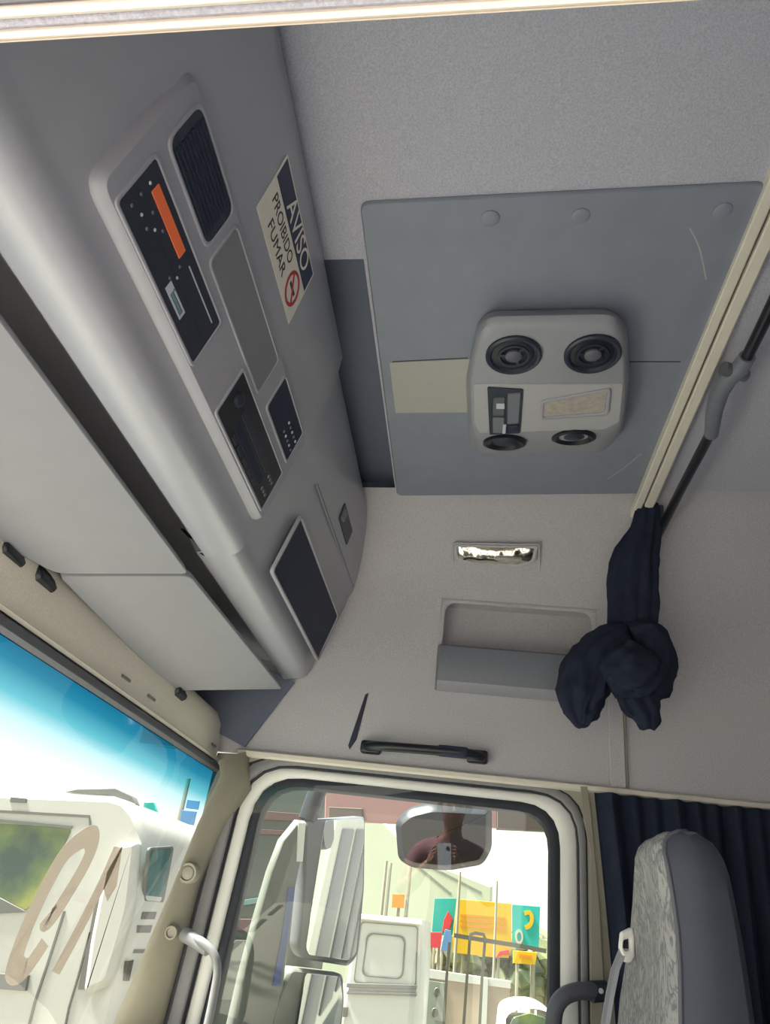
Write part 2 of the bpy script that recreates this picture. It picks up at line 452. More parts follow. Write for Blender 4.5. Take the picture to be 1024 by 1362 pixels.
ringslab('seal_lip', WP, R2, R3, 0.02, M['rubber'], d1, r=rr, h0=-0.03)
rw = [0, .13, .11, 0]
ringslab('window_frame', WP, R3, R4, 0.05, M['white'], d1, r=rw, h0=-0.07, bevel=0.006)
rg = [0, .11, .09, 0]
ringslab('glass_seal', WP, R4, R5, 0.06, M['rubber'], d1, r=rg, h0=-0.09)
box('door_panel', (2.2, -0.40, 0.0), (2.29, 0.95, 0.60), M['midgrey'], d1, 0.01)
settle(d1)
# tilted pane
M['pane'], _ = glass_mat('door_glass', (0.60, 0.65, 0.58, 1), 0.05)
PN = Plane((2.235, 0, 1.25), (0.02, -1, 0), (-0.085, 0, 1))
pts = [PN.px(*q) for q in [(300, 1045), (750, 1045), (760, 1500), (150, 1500)]]
pane = mesh('window_2', [PN.w(a, b, h) for h in (0, -0.004) for a, b in pts], [(0, 1, 2, 3)], M['pane'])
tag(pane, 'tilted glass pane of the far door reflecting the photographer', kind='structure')

# ------------------------------------------------------------------ windscreen, header and A-pillar
WS = Plane((1.2, 0.712, 1.275), (1, 0, 0), (0, -0.2115, 0.977))   # u = X, v up the glass, n = out of the cab or in
ws_n = WS.n
gm, tr = glass_mat('windscreen_glass', (1, 1, 1, 1), 0.015)
t = gm.node_tree; geo = t.nodes.new('ShaderNodeNewGeometry'); sp = t.nodes.new('ShaderNodeSeparateXYZ'); rp = t.nodes.new('ShaderNodeValToRGB')
mr = t.nodes.new('ShaderNodeMapRange'); mr.inputs['From Min'].default_value = 1.12; mr.inputs['From Max'].default_value = 1.275
t.links.new(geo.outputs['Position'], sp.inputs[0]); t.links.new(sp.outputs['Z'], mr.inputs['Value']); t.links.new(mr.outputs[0], rp.inputs[0])
e = rp.color_ramp.elements
e[0].position = 0.02; e[0].color = (0.54, 0.56, 0.52, 1); e[1].position = 1.0; e[1].color = (0.003, 0.075, 0.14, 1)
k = e.new(0.30); k.color = (0.36, 0.54, 0.55, 1); k = e.new(0.50); k.color = (0.08, 0.32, 0.37, 1); k = e.new(0.75); k.color = (0.012, 0.14, 0.215, 1)
t.links.new(rp.outputs[0], tr.inputs[0])
ws = mesh('window_1', [WS.w(-1.0, 0.01), WS.w(1.06, 0.01), WS.w(1.06, -0.9), WS.w(-1.0, -0.9)], [(0, 1, 2, 3)], gm)
tag(ws, 'windscreen with a teal tint band along its top', kind='structure')
# seal and fabric header above the glass
wsr = []
def hrow(x): return x
xs = [0.22, 0.7, 1.2, 1.6, 1.9, 2.08, 2.19]
rows = [[(x, .80, 1.46), (x, .745, 1.432), (x, .728, 1.400), (x, .724, 1.35), (x, .722, 1.290)] for x in xs]
hband = tag(grid('trim_5', rows, M['creamfabric']), 'cream fabric header strip above the windscreen', kind='structure')
sealo = grid('trim_6', [[(x, .728, 1.296), (x, .716, 1.293), (x, .706, 1.280), (x, .706, 1.270), (x, .716, 1.262)] for x in xs], M['greyrubber'])
tag(sealo, 'grey rubber seal along the top of the windscreen', kind='structure')
tag(grid('trim_7', [[(x, .722, 1.299), (x, .714, 1.302), (x, .708, 1.298), (x, .712, 1.292)] for x in xs], M['cream']), 'cream bead above the windscreen seal', kind='structure')
HB = Plane((0, .7215, 0), (1, 0, 0), (0, 0, 1))
for q in ((167, 902), (201, 928), (284, 991)):
    a, b = HB.px(*q); slab('clip_slot', HB, [(a - .022, b - .003), (a + .022, b - .003), (a + .022, b + .003), (a - .022, b + .003)], .003, M['sealgrey'], hband, bevel=.001)
# end panel under the console at the far wall, coloured dark for recess shade
EP = Plane((2.188, 0, 0), (0, -1, 0), (0, 0, 1))
pts = EP.pxs([(392, 908), (326, 994), (215, 935), (280, 850)])
tag(slab('trim_8', EP, pts, 0.006, M['recess'], bevel=0.001), 'end panel between sun visor and fabric wall, darkened for the recess shade', kind='structure')
# A-pillar trim
AP1 = Plane((2.10, 0, 0), (0, -1, 0), (0, 0, 1)); AP2 = Plane((2.19, 0, 0), (0, -1, 0), (0, 0, 1))
pil_l = [(291, 1012), (293, 1032), (262, 1098), (228, 1182), (190, 1270), (148, 1368), (60, 1570)]
pil_r = [(330, 1000), (331, 1048), (296, 1100), (265, 1176), (240, 1270), (214, 1368), (165, 1570)]
ap = empty('trim_9', 'beige plastic pillar trim with round screw caps beside the windscreen', None, (2.15, 0.75, 0.5)); ap['kind'] = 'structure'
rows = []
for l, r in zip(pil_l, pil_r):
    a = AP1.w(*AP1.px(*l)); b = AP2.w(*AP2.px(*r)); row = [a + V((0.02, 0.0, 0))]
    for s in (0, 0.08, 0.3, 0.6, 0.9, 1.0):
        p = a.lerp(b, s); p.x -= 0.018 * math.sin(math.pi * s) ** 0.7; row.append(p)
    row.append(b + V((0.05, 0.0, 0))); rows.append(row)
grid('pillar_cover', rows, M['beige'], ap)
APm = Plane(AP1.w(*AP1.px(248, 1160)) + V((0.018, 0, 0)), (0, -1, 0), (-0.1, -.2, 1))
for (x, y, r) in ((251, 1161, 0.026), (229, 1240, 0.017)):
    ca, cb = APm.px(x, y)
    c = lathe('screw_cap', APm, ca, cb, [(r, -0.02), (r, 0.008), (r * .92, 0.012), (r * .72, 0.012), (r * .66, 0.006)], M['screwcap'], ap)
    if r > .02: lathe('cap_plug', APm, ca, cb, [(r * .62, 0.004), (r * .62, 0.009), (r * .5, 0.011)], M['screwcap'], c)
settle(ap)

# ------------------------------------------------------------------ overhead console along the front
FP = Plane((0, 0.437, 1.613), (1, 0, 0), (0, -0.063, 0.217))        # front of its raised fascia; n faces rear and down
SPL = Plane((0, 0.373, 1.85), (1, 0, 0), (0, -0.024, 0.120))        # upper face that carries the notice
oc = empty('overhead_console', 'large grey moulded overhead console with radios and a bright lower lip', 'console', (1.2, 0.5, 1.54))
PROF = [(0.42, 2.088), (0.345, 2.088), (0.336, 2.07), (0.339, 2.03), (0.349, 1.97), (0.373, 1.85), (0.383, 1.832), (0.393, 1.79), (0.420, 1.727),
        (0.452, 1.620), (0.458, 1.605), (0.4615, 1.592), (0.463, 1.582), (0.466, 1.572), (0.472, 1.560), (0.481, 1.552), (0.510, 1.5460), (0.538, 1.5405),
        (0.5415, 1.5415), (0.548, 1.550), (0.562, 1.570), (0.60, 1.60), (0.68, 1.61), (0.96, 1.62)]
def prof_grid(name, xs, dy, m, bulge=None):
    rows = []
    for i, x in enumerate(xs):
        row = []
        for (y, z) in PROF:
            k = 0.0 if y > 0.9 else 1.0
            row.append((x, y + dy * k, z + dy * 0.35 * k))
        rows.append(row)
    return rows
body = grid('body', prof_grid('body', [0.21, 0.45, 0.7, 1.0, 1.26, 1.303], 0.0, M['console']), M['console'], oc)
# closing face of the main body where it steps down to the end unit
p0 = [(1.303, y, z) for y, z in PROF[5:21]]
p1 = [(1.303, y + .024, z + .012) for y, z in PROF[5:21]]
grid('step_face', [p0, p1], M['console'], oc)
rows = prof_grid('end', [1.295, 1.5, 1.8, 2.0, 2.1, 2.17, 2.188, 2.194], 0.020, M['console'])
for i, dd in ((5, .001), (6, .004), (7, .014)):
    for j in range(9, 19):
        x, y, z = rows[i][j]; rows[i][j] = (x, y + dd * .6, z + dd)
endu = grid('end_unit', rows, M['console'], oc)
# fascia frame
bz = FP.pxs([(123, 243), (262, 84), (411, 585), (348, 697)])
xs_ = [p[0] for p in bz]; bs_ = [p[1] for p in bz]
X0, X1 = (xs_[0] + xs_[1]) / 2, (xs_[2] + xs_[3]) / 2; V0, V1 = min(bs_), (bs_[1] + bs_[2]) / 2
V0 = (bs_[0] + bs_[3]) / 2
fas = slab('fascia', FP, [(X0, V0), (X1, V0), (X1, V1), (X0, V1)], 0.026, M['bezel'], oc, r=0.03, bevel=0.010, h0=-0.026)
def mod_rect(l):
    q = FP.pxs(l); xs = sorted(p[0] for p in q); vs_ = sorted(p[1] for p in q)
    return ((xs[0] + xs[1]) / 2, (xs[2] + xs[3]) / 2, (vs_[0] + vs_[1]) / 2, (vs_[2] + vs_[3]) / 2)
def rect(a0, a1, b0, b1): return [(a0, b0), (a1, b0), (a1, b1), (a0, b1)]
def module(name, px, m, r, rim=0.006, label=None, depth=0.0026, hh=0.0008, rm=None):
    a0, a1, b0, b1 = mod_rect(px)
    o = slab(name, FP, rect(a0, a1, b0, b1), 0.0016, m, oc, r=r, h0=hh - 0.0016 + .0006, bevel=0.0004)
    if label: o['label'] = label
    ringslab('rim', FP, rect(a0 - rim, a1 + rim, b0 - rim, b1 + rim), rect(a0, a1, b0, b1), depth, rm or M['bezel'], o, r=r + rim * .7, ri=r, h0=0.0, bevel=0.0015)
    return o, (a0, a1, b0, b1)
# upper slot behind a fine louvre
g, (a0, a1, b0, b1) = module('speaker_grille', [(229, 180), (270, 134), (306, 285), (270, 334)], M['dark'], 0.018, label='dark blue louvred grille')
for i in range(9):
    b = b0 + (b1 - b0) * (i + .8) / 9.6
    slab('louvre', FP, rect(a0 + .014, a1 - .014, b - .0022, b + .0022), 0.0022, M['slot'], g, h0=0.0006, bevel=0.0005)
# tachograph with its orange sticker and display
tg, (a0, a1, b0, b1) = module('tachograph', [(163, 259), (211, 205), (287, 430), (252, 494)], M['dark'], 0.006, label='dark tachograph with orange sticker and small display')
W, H = a1 - a0, b1 - b0
def onF(l): return FP.pxs(l)
q = onF([(202, 248), (213, 243), (243, 335), (234, 349)]); qa = [p[0] for p in q]; qb = [p[1] for p in q]
slab('orange_sticker', FP, rect((qa[0] + qa[1]) / 2, (qa[2] + qa[3]) / 2, (qb[0] + qb[3]) / 2 , (qb[1] + qb[2]) / 2), 0.0008, M['orange'], tg, r=.002, h0=0.0015, bevel=.0003)
q = onF([(219, 381), (226, 374), (244, 413), (237, 428)]); qa = [p[0] for p in q]; qb = [p[1] for p in q]
dA = (qa[0] + qa[1]) / 2; dB = (qa[2] + qa[3]) / 2; dC = (qb[0] + qb[3]) / 2; dD = (qb[1] + qb[2]) / 2
ringslab('display_frame', FP, rect(dA, dB, dC, dD), rect(dA + .014, dB - .004, dC + .003, dD - .003), 0.0010, M['print'], tg, h0=0.0014)
slab('display', FP, rect(dA + .016, dB - .006, dC + .005, dD - .005), 0.0006, M['lcd'], tg, h0=0.0014, bevel=.0002)
ribbon('paper_slot', FP, [(a0 + W * .55, b0 + H * .80), (a1 - W * .06, b0 + H * .80)], 0.0022, M['print'], tg, h0 if False else 0.0014, 0.0006, 1)
ribbon('panel_seam', FP, [(a0 + W * .02, b0 + H * .42), (a0 + W * .98, b0 + H * .42)], 0.0010, M['slot'], tg, 0.0014, 0.0003, 1)
for i, (u_, v_) in enumerate([(.06, .70), (.06, .45), (.06, .20), (.13, .30), (.17, .52), (.20, .28), (.24, .42), (.28, .56), (.49, .30), (.53, .45), (.50, .60), (.56, .28)]):
    slab('button', FP, ellipse(a0 + W * u_, b0 + H * v_, .0024, .0022, 8), 0.0012, M['midgrey'] if i % 3 else M['print'], tg, h0=0.0014, bevel=.0004)
# blank cover
cv, _ = module('blank_cover', [(273, 337), (317, 316), (368, 474), (345, 524)], M['cover'], 0.010, rim=0.005, label='plain grey blanking plate')
# radio
rd, (a0, a1, b0, b1) = module('radio', [(317, 499), (285, 556), (352, 675), (376, 618)], M['black'], 0.005, label='black radio with small keys')
W, H = a1 - a0, b1 - b0
slab('cassette_slot', FP, rect(a0 + W * .22, a0 + W * .80, b0 + H * .52, b0 + H * .70), 0.001, M['dark'], rd, h0=0.0014, r=.003, bevel=.0004)
slab('display', FP, rect(a0 + W * .22, a0 + W * .80, b0 + H * .2, b0 + H * .42), 0.001, M['slot'], rd, h0=0.0014, r=.003, bevel=.0004)
lathe('volume_knob', FP, a0 + W * .10, b0 + H * .6, [(.013, .001), (.013, .008), (.010, .010), (.004, .010)], M['dark'], rd, 18)
for i in range(6):
    slab('key', FP, ellipse(a0 + W * (.86 + .04 * (i % 3)), b0 + H * (.25 + .32 * (i // 3)), .004, .004, 10), 0.0016, M['midgrey'], rd, h0=0.0014, bevel=.0005)
for i in range(5):
    slab('key', FP, rect(a0 + W * (.25 + .11 * i), a0 + W * (.32 + .11 * i), b0 + H * .06, b0 + H * .14), 0.0014, M['dark'], rd, h0=0.0014, bevel=.0004)
# small switch bank beside the radio
sb, (a0, a1, b0, b1) = module('switch_bank', [(375, 505), (354, 545), (382, 610), (404, 571)], M['slot'], 0.008, label='small dark switch bank with dotted keys')
W, H = a1 - a0, b1 - b0
for i in range(10):
    slab('key', FP, ellipse(a0 + W * (.58 + .09 * (i % 5)), b0 + H * (.28 + .30 * (i // 5)), .0035, .003, 8), 0.0014, M['print'] if i % 2 else M['midgrey'], sb, h0=0.0014, bevel=.0004)
# open slot in the end unit, raised rim around a deep dark liner
EU = FP.up(-0.022)
q = EU.pxs([(397, 692), (362, 757), (424, 880), (447, 812)]); qa = sorted(p[0] for p in q); qb = sorted(p[1] for p in q)
S0, S1, T0, T1 = (qa[0] + qa[1]) / 2, (qa[2] + qa[3]) / 2, (qb[0] + qb[1]) / 2, (qb[2] + qb[3]) / 2
so = slab('storage_slot', EU, rect(S0, S1, T0, T1), 0.0025, M['slot'], oc, r=.010, h0=-0.001, bevel=.0004)
so['label'] = 'dark blue open slot'
ringslab('rim', EU, rect(S0 - .008, S1 + .008, T0 - .008, T1 + .008), rect(S0, S1, T0, T1), 0.008, M['bezel'], so, r=.016, ri=.010, h0=-0.002, bevel=.002)
# seam and latch on the upper face
SE = SPL.up(-0.021)
s0, s1 = SE.px(421, 646), SE.px(469, 782)
ribbon('lid_seam', SE, [s0, s1], 0.005, M['bezel'], oc, 0.0, 0.002, 1)
ribbon('lid_gap', SE, [(s0[0], s0[1] + .005), (s1[0], s1[1] + .005)], 0.003, M['dark'], oc, 0.0, 0.001, 1)
q = SE.pxs([(456, 670), (450, 692), (460, 722), (470, 704)]); qa = sorted(p[0] for p in q); qb = sorted(p[1] for p in q)
la_ = slab('latch', SE, rect((qa[0] + qa[1]) / 2, (qa[2] + qa[3]) / 2, (qb[0] + qb[1]) / 2, (qb[2] + qb[3]) / 2), 0.003, M['dark'], oc, r=.008, bevel=.001)
a0, b0 = (qa[0] + qa[1]) / 2, (qb[0] + qb[1]) / 2
slab('latch_key', SE, rect(a0 + .010, a0 + .045, b0 + .010, b0 + .040), 0.006, M['midgrey'], la_, r=.006, h0=.002, bevel=.002)
settle(oc)

# ------------------------------------------------------------------ notice stuck to the console
SN = SPL.up(0.0005)
q = SN.pxs([(340, 278), (385, 432), (418, 360), (380, 207)])
X0, X1 = (q[0][0] + q[3][0]) / 2, (q[1][0] + q[2][0]) / 2
B0_, B1_ = (q[0][1] + q[1][1]) / 2, (q[2][1] + q[3][1]) / 2
ns = empty('notice_sticker', 'white and navy no-smoking notice reading AVISO PROIBIDO FUMAR on the console', 'sign', SN.w((X0 + X1) / 2, B0_))
W, H = X1 - X0, B1_ - B0_
slab('backing', SN, rect(X0, X1, B0_, B1_), 0.0008, M['stickerwhite'], ns, r=.003, bevel=.0002)
slab('title_band', SN, rect(X0 + W * .02, X1 - W * .02, B0_ + H * .62, B1_ - H * .03), 0.0004, M['stickernavy'], ns, h0=.0008, bevel=.0001)
text('title_lettering', 'AVISO', SN, X0 + W * .56, B0_ + H * .80, H * .42, M['stickerwhite'], ns, h=.0014, stretch=(W * .62) / (H * .42 * 2.95), depth=.0002)
text('text_line', 'PROIBIDO', SN, X0 + W * .36, B0_ + H * .45, H * .24, M['ink'], ns, h=.0011, stretch=(W * .56) / (H * .24 * 4.75), depth=.0002)
text('text_line', 'FUMAR', SN, X0 + W * .40, B0_ + H * .20, H * .24, M['ink'], ns, h=.0011, stretch=(W * .44) / (H * .24 * 3.25), depth=.0002)
ca, cb, ra = X0 + W * .81, B0_ + H * .32, H * .25
sg = ringslab('no_smoking_ring', SN, ellipse(ca, cb, ra * .95, ra, 24), ellipse(ca, cb, ra * .74, ra * .80, 24), 0.0005, M['red'], ns, h0=.0008)
slab('cigarette', SN, rect(ca - ra * .5, ca + ra * .5, cb - ra * .12, cb + ra * .10), 0.0004, M['ink'], sg, h0=.0008, bevel=.0001)
ribbon('slash', SN, [(ca - ra * .6, cb + ra * .6), (ca + ra * .6, cb - ra * .6)], ra * .18, M['red'], sg, .0012, .0004, 1)
settle(ns)

# ------------------------------------------------------------------ sun visors
VZ = Plane((0, 0.558, 1.50), (1, 0, 0), (0, -0.162, 0.105))     # u = X, v up and rearward, n down and rearward
def visor(name, corners, label, clips):
    rt = empty(name, label, 'sun visor', VZ.w(corners[0][0], -0.1), 'sun visors under the console')
    pn = slab('panel', VZ, corners, 0.018, M['visor'], rt, r=.022, bevel=.002, h0=-0.018)
    for (x, y) in clips:
        a, b = VZ.px(x, y)
        c = slab('pivot_clip', VZ, [(a - .035, b - .016), (a + .030, b - .022), (a + .035, b + .010), (a - .030, b + .014)], .026, M['black'], rt, r=.008, bevel=.006, h0=-.012)
    settle(rt)
ca_ = VZ.pxs([(252, 764), (75, 764)]); cb_ = VZ.pxs([(376, 917), (228, 919)])
nf = VZ.px(-110, 668)
visor('sun_visor', [(0.26, 0.0), ca_[0], ca_[1], nf, (0.26, nf[1] + .01)][:4], 'grey flat sun visor nearest the driver, the larger left one', [(12, 736), (56, 771)])
visor('sun_visor', [(ca_[0][0] + .006, ca_[0][1]), cb_[0], cb_[1], (ca_[1][0] + .006, ca_[1][1])], 'grey flat sun visor on the passenger side beside the dark end panel', [(238, 921)])

# ------------------------------------------------------------------ ceiling panel, lamp unit
ns_ = V((0, 1, -0.05)).normalized()
CP = Plane((0, 0.255, 2.1), (0, -1, 0.05), (1, 0, 0))     # u = rear, v = X
if CP.n.z > 0: CP = Plane((0, 0.255, 2.1), (1, 0, 0), (0, -1, 0.05))
CPF = CP.up(0.008)
cpn = empty('ceiling_panel', 'blue-grey cover panel with round plugs screwed to the fabric ceiling', 'panel', (1.4, -.1, 2.1))
crn = CPF.pxs([(478, 271), (1021, 244), (857, 657), (528, 660)])
slab('panel', CP, crn, 0.008, M['patch'], cpn, r=.02, bevel=.003)
sa, sb_ = CPF.px(830, 481), CPF.px(905, 481)
ribbon('panel_joint', CPF, [sa, sb_], .003, M['dark'], cpn, 0, .0006, 1)
ribbon('panel_joint', CPF, CPF.pxs([(522, 481), (622, 476)]), .003, M['dark'], cpn, 0, .0006, 1)
slab('pale_label', CPF, CPF.pxs([(518, 482), (626, 477), (626, 548), (526, 549)]), .0012, M['patchlabel'], cpn, bevel=.0003)['label'] = 'pale beige blank label'
for (x, y) in ((652, 290), (772, 287), (961, 280)):
    a, b = CPF.px(x, y); lathe('screw_plug', CPF, a, b, [(.017, 0), (.017, .002), (.014, .004), (.006, .0045)], M['patch'], cpn, 20)
for l in ([(808, 637), (830, 622), (853, 603)], [(917, 303), (930, 330), (939, 372)]):
    ribbon('scratch', CPF, CPF.pxs(l), .0028, M['patchlabel'], cpn, 0, .0003, 4)
settle(cpn)

# roof lamp and blower unit: lofted housing hanging under the panel
lu = empty('ceiling_lamp_unit', 'grey ceiling unit with two round vents, switch block and reading lamp', 'lamp', CPF.w(*CPF.px(730, 510)))
ZL = CP.up(0.075)
def stn(y_px, xl, xr, d):
    P_ = CP.up(d); l = P_.px(xl, y_px); r = P_.px(xr, y_px); return l, r, d
LR = [(.004, [(655, 413), (812, 410), (834, 430), (838, 500), (828, 575), (800, 604), (642, 605), (624, 590), (619, 505), (636, 425)]),
      (.030, [(652, 415), (814, 412), (834, 436), (837, 505), (828, 574), (801, 597), (640, 601), (624, 583), (620, 505), (635, 430)]),
      (.055, [(648, 421), (818, 418), (832, 446), (835, 512), (827, 570), (803, 588), (638, 593), (625, 575), (622, 505), (634, 440)]),
      (.068, [(648, 430), (818, 428), (830, 456), (833, 515), (827, 566), (804, 581), (636, 586), (626, 568), (624, 505), (636, 447)]),
      (.074, [(651, 437), (815, 435), (828, 465), (831, 518), (826, 563), (805, 575), (634, 580), (627, 562), (626, 505), (640, 453)]),
      (.0755, [(654, 440), (813, 438), (826, 468), (829, 520), (824, 561), (804, 572), (636, 577), (629, 560), (628, 506), (643, 456)])]
rings = [[CP.w(x, y, h) for x, y in rounded(CP.up(h).pxs(l), .028, 4)] for h, l in LR]
n = len(rings[0]); vs = [p for r in rings for p in r]; fs = [tuple(range((len(rings) - 1) * n, len(rings) * n)), tuple(range(n))[::-1]]
for k in range(len(rings) - 1):
    for i in range(n):
        j = (i + 1) % n; fs.append((k * n + i, k * n + j, (k + 1) * n + j, (k + 1) * n + i))
auto_smooth(mesh('housing', vs, fs, M['lampshell'], lu), 40)
LB = CP.up(0.0755)
slab('lower_plate', LB, LB.pxs([(629, 510), (829, 510), (824, 560), (804, 570), (637, 575), (630, 560)]), .003, M['lampplate'], lu, r=.006, bevel=.002)
LF0 = CP.up(0.0755); LF = CP.up(0.0787)
def ring_vent(cx_, cy_, r, name, label=None):
    a, b = LF0.px(cx_, cy_)
    o = lathe(name, LF0, a, b, [(r, 0), (r, .006), (r * .93, .009), (r * .84, .008), (r * .78, .002)], M['dark'], lu)
    lathe('cone', LF0, a, b, [(r * .78, .0015), (r * .60, .004), (r * .40, .0015)], M['black'], o)
    lathe('inner_ring', LF0, a, b, [(r * .58, .002), (r * .56, .0065), (r * .48, .0065), (r * .45, .002)], M['dark'], o)
    lathe('hub', LF0, a, b, [(r * .3, .001), (r * .3, .007), (r * .2, .011), (r * .05, .012)], M['greyrubber'], o, 16)
    for k in range(3):
        th = 2.1 * k + .4
        ribbon('spoke', LF0, [(a + r * .28 * math.cos(th), b + r * .28 * math.sin(th)), (a + r * .5 * math.cos(th), b + r * .5 * math.sin(th))], r * .12, M['dark'], o, .003, .003, 1)
    if label: o['label'] = label
ring_vent(683, 471.5, .060, 'round_vent'); ring_vent(788, 470, .060, 'round_vent')
sw = slab('switch_block', LF, LF.pxs([(648, 514), (696, 517), (692, 575), (651, 577)]), .004, M['dark'], lu, r=.006, bevel=.001)
slab('rocker_switch', LF, LF.pxs([(656, 527), (672, 526), (671, 550), (655, 550)]), .005, M['greyrubber'], sw, h0=.003, r=.004, bevel=.002)
slab('rocker_switch', LF, LF.pxs([(655, 553), (671, 553), (671, 573), (655, 573)]), .005, M['midgrey'], sw, h0=.003, r=.004, bevel=.002)
slab('rocker_switch', LF, LF.pxs([(675, 521), (693, 520), (690, 560), (674, 561)]), .005, M['midgrey'], sw, h0=.003, r=.004, bevel=.002)
slab('rocker_switch', LF, LF.pxs([(674, 564), (690, 563), (689, 572), (674, 573)]), .005, M['slot'], sw, h0=.003, r=.003, bevel=.002)
slab('switch_mark', LF, LF.pxs([(660, 533), (671, 533), (671, 540), (660, 540)]), .001, M['print'], sw, h0=.008, bevel=.0003)
slab('switch_mark', LF, LF.pxs([(669, 561), (673, 561), (672, 573), (668, 573)]), .001, M['print'], sw, h0=.008, bevel=.0003)
ln = slab('lamp_lens', LF, LF.pxs([(724, 534), (808, 519), (804, 547), (722, 553)]), .003, M['lens'], lu, r=.008, bevel=.001)
ringslab('lens_frame', LF, LF.pxs([(719, 532), (813, 515), (809, 551), (718, 557)]), LF.pxs([(724, 534), (808, 519), (804, 547), (722, 553)]), .005, M['bezel'], ln, r=.012, ri=.008)
# lower slanted vents
for (cx_, cy_, ra, rb, ro) in ((671, 589, 29, 11, 0), (763, 581.5, 30, 11, -.13)):
    SLp = CP.up(0.068)
    o0 = SLp.w(*SLp.px(cx_, cy_))
    Ps = Plane(o0, (0, -1, 0.05), (0.97, 0, 0.25))
    if Ps.n.z > 0: Ps = Plane(o0, (0, 1, -0.05), (0.97, 0, 0.25))
    v_ = lathe('oval_vent', Ps, 0, 0, [(.042, -.02), (.042, .004), (.036, .007), (.030, .004), (.026, -.001)], M['black'], lu, 30, 1.30, 1.15)
    lathe('vent_core', Ps, 0, 0, [(.025, -.003), (.016, .003), (.006, .004)], M['dark'], v_, 20, 1.30, 1.15)
settle(lu)

# ------------------------------------------------------------------ curtain rail and rod across the ceiling
rl = empty('curtain_rail', 'cream double-grooved curtain rail running across the ceiling', 'rail', (1.2, -.48, 2.12))
def xstrip(name, y0, y1, dz, m, x0=0.45, x1=2.02):
    rows = []
    for x in (x0, 1.2, x1):
        zt_ = zc(y0) + (-.0 if x < 2 else -.02)
        rows.append([(x, y0, zc(y0) + .004 - (0.02 if x > 2 else 0)), (x, y0, zt_ - dz + .003), (x, y0 - .003, zt_ - dz), (x, y1 + .003, zt_ - dz), (x, y1, zt_ - dz + .003), (x, y1, zc(y1) + .004 - (0.02 if x > 2 else 0))])
    return grid(name, rows, m, rl)
xstrip('rail_lip', -.452, -.474, .022, M['cream'])
xstrip('rail_groove', -.474, -.480, .012, M['greyrubber'])
xstrip('rail_lip', -.480, -.506, .022, M['cream'])
xstrip('rail_flange', -.506, -.512, .012, M['cream'])
settle(rl)
sr = empty('curtain_rod', 'black jointed rod beside the cream rail, clamped by a grey connector', 'rod', (1.5, -.55, 2.04))
ROD = Plane((0, 0, 2.055), (1, 0, 0), (0, -1, 0))
def rodp(x, y, z=2.055):
    d = ray(x, y); t_ = (z - CAM.z) / d.z; return CAM + d * t_
tube('rod_section', [rodp(1100, 255), rodp(1024, 412), rodp(990, 482)], .0125, M['black'], sr, 14)
tube('rod_section', [rodp(944, 578), rodp(905, 652), rodp(872, 718)], .0125, M['black'], sr, 14)
tube('connector', [rodp(994, 474), rodp(984, 490), rodp(968, 502), rodp(957, 520), rodp(950, 545), rodp(946, 578)], [.017, .020, .022, .021, .019, .016], M['midgrey'], sr, 14)
tube('clamp_knob', [rodp(962, 490), rodp(992, 500)], [.016, .014], M['greyrubber'], sr, 12)
tube('clamp_screw', [rodp(955, 517), rodp(972, 515)], .009, M['dark'], sr, 10)
for q in ((1060, 338), (880, 702)):
    p = rodp(*q); tube('rod_bracket', [p, p + V((0, .0, .085))], .010, M['greyrubber'], sr, 10)
settle(sr)

# ------------------------------------------------------------------ tied curtain
tcu = empty('tied_curtain', 'dark navy curtain hanging from the rail and tied in a knot', 'curtain', (2.02, -.45, 1.5))
def TX(x, y, X=2.03): 
    d = ray(x, y); return CAM + d * (X / d.x)
def folds(n, amp, ph=0.0, tw=0.0):
    return lambda i, th: 1 + amp * math.cos(n * th + ph + tw * i) + amp * .25 * math.cos((n * 2 + 1) * th - ph - tw * i * 2) + amp * .5 * math.sin(3 * th + i * .5 + ph)
def chain(l, k=5):
    pts = [(*TX(*q[:2], q[3] if len(q) > 3 else 2.03),) for q in l]
    P_ = spline(pts, k); rad = []
    for i in range(len(l) - 1):
        for j in range(k): rad.append(l[i][2] + (l[i + 1][2] - l[i][2]) * j / k)
    rad.append(l[-1][2]); return P_, rad
P_, r_ = chain([(862, 668, .028, 1.97), (858, 705, .042, 1.99), (846, 745, .064, 2.01), (842, 790, .068), (841, 830, .064), (842, 868, .050)])
tube('drape', P_, r_, M['curtain'], tcu, 112, flat=.55, side=(1, 0, 0), fold=folds(9, .09, .4, .06))
P_, r_ = chain([(833, 842, .030, 1.99), (806, 858, .050, 1.98), (784, 890, .066, 1.98), (772, 925, .064, 1.98), (772, 950, .044, 1.98), (774, 966, .012, 1.98)])
tube('knot_loop', P_, r_, M['curtain'], tcu, 112, flat=.7, side=(1, 0, 0), fold=folds(7, .08, 1.1, .12))
P_, r_ = chain([(838, 846, .030, 2.0), (858, 846, .050, 2.0), (872, 868, .050, 2.0), (868, 905, .050, 2.0), (852, 925, .03, 2.0)])
tube('knot_loop', P_, r_, M['curtain'], tcu, 112, flat=.75, side=(1, 0, 0), fold=folds(6, .07, 2.0, .1))
P_, r_ = chain([(808, 912, .03, 1.955), (822, 900, .066, 1.95), (838, 892, .074, 1.945), (856, 882, .064, 1.95), (868, 872, .03, 1.96)])
tube('knot', P_, r_, M['curtain'], tcu, 112, flat=.6, side=(1, 0, 0), fold=folds(8, .07, .2, .16))
P_, r_ = chain([(838, 905, .035, 1.97), (848, 930, .045, 1.97), (858, 950, .040, 1.97), (862, 970, .020, 1.97)])
tube('knot_tail', P_, r_, M['curtain'], tcu, 112, flat=.5, side=(1, 0, 0), fold=folds(7, .13, .9, .05))
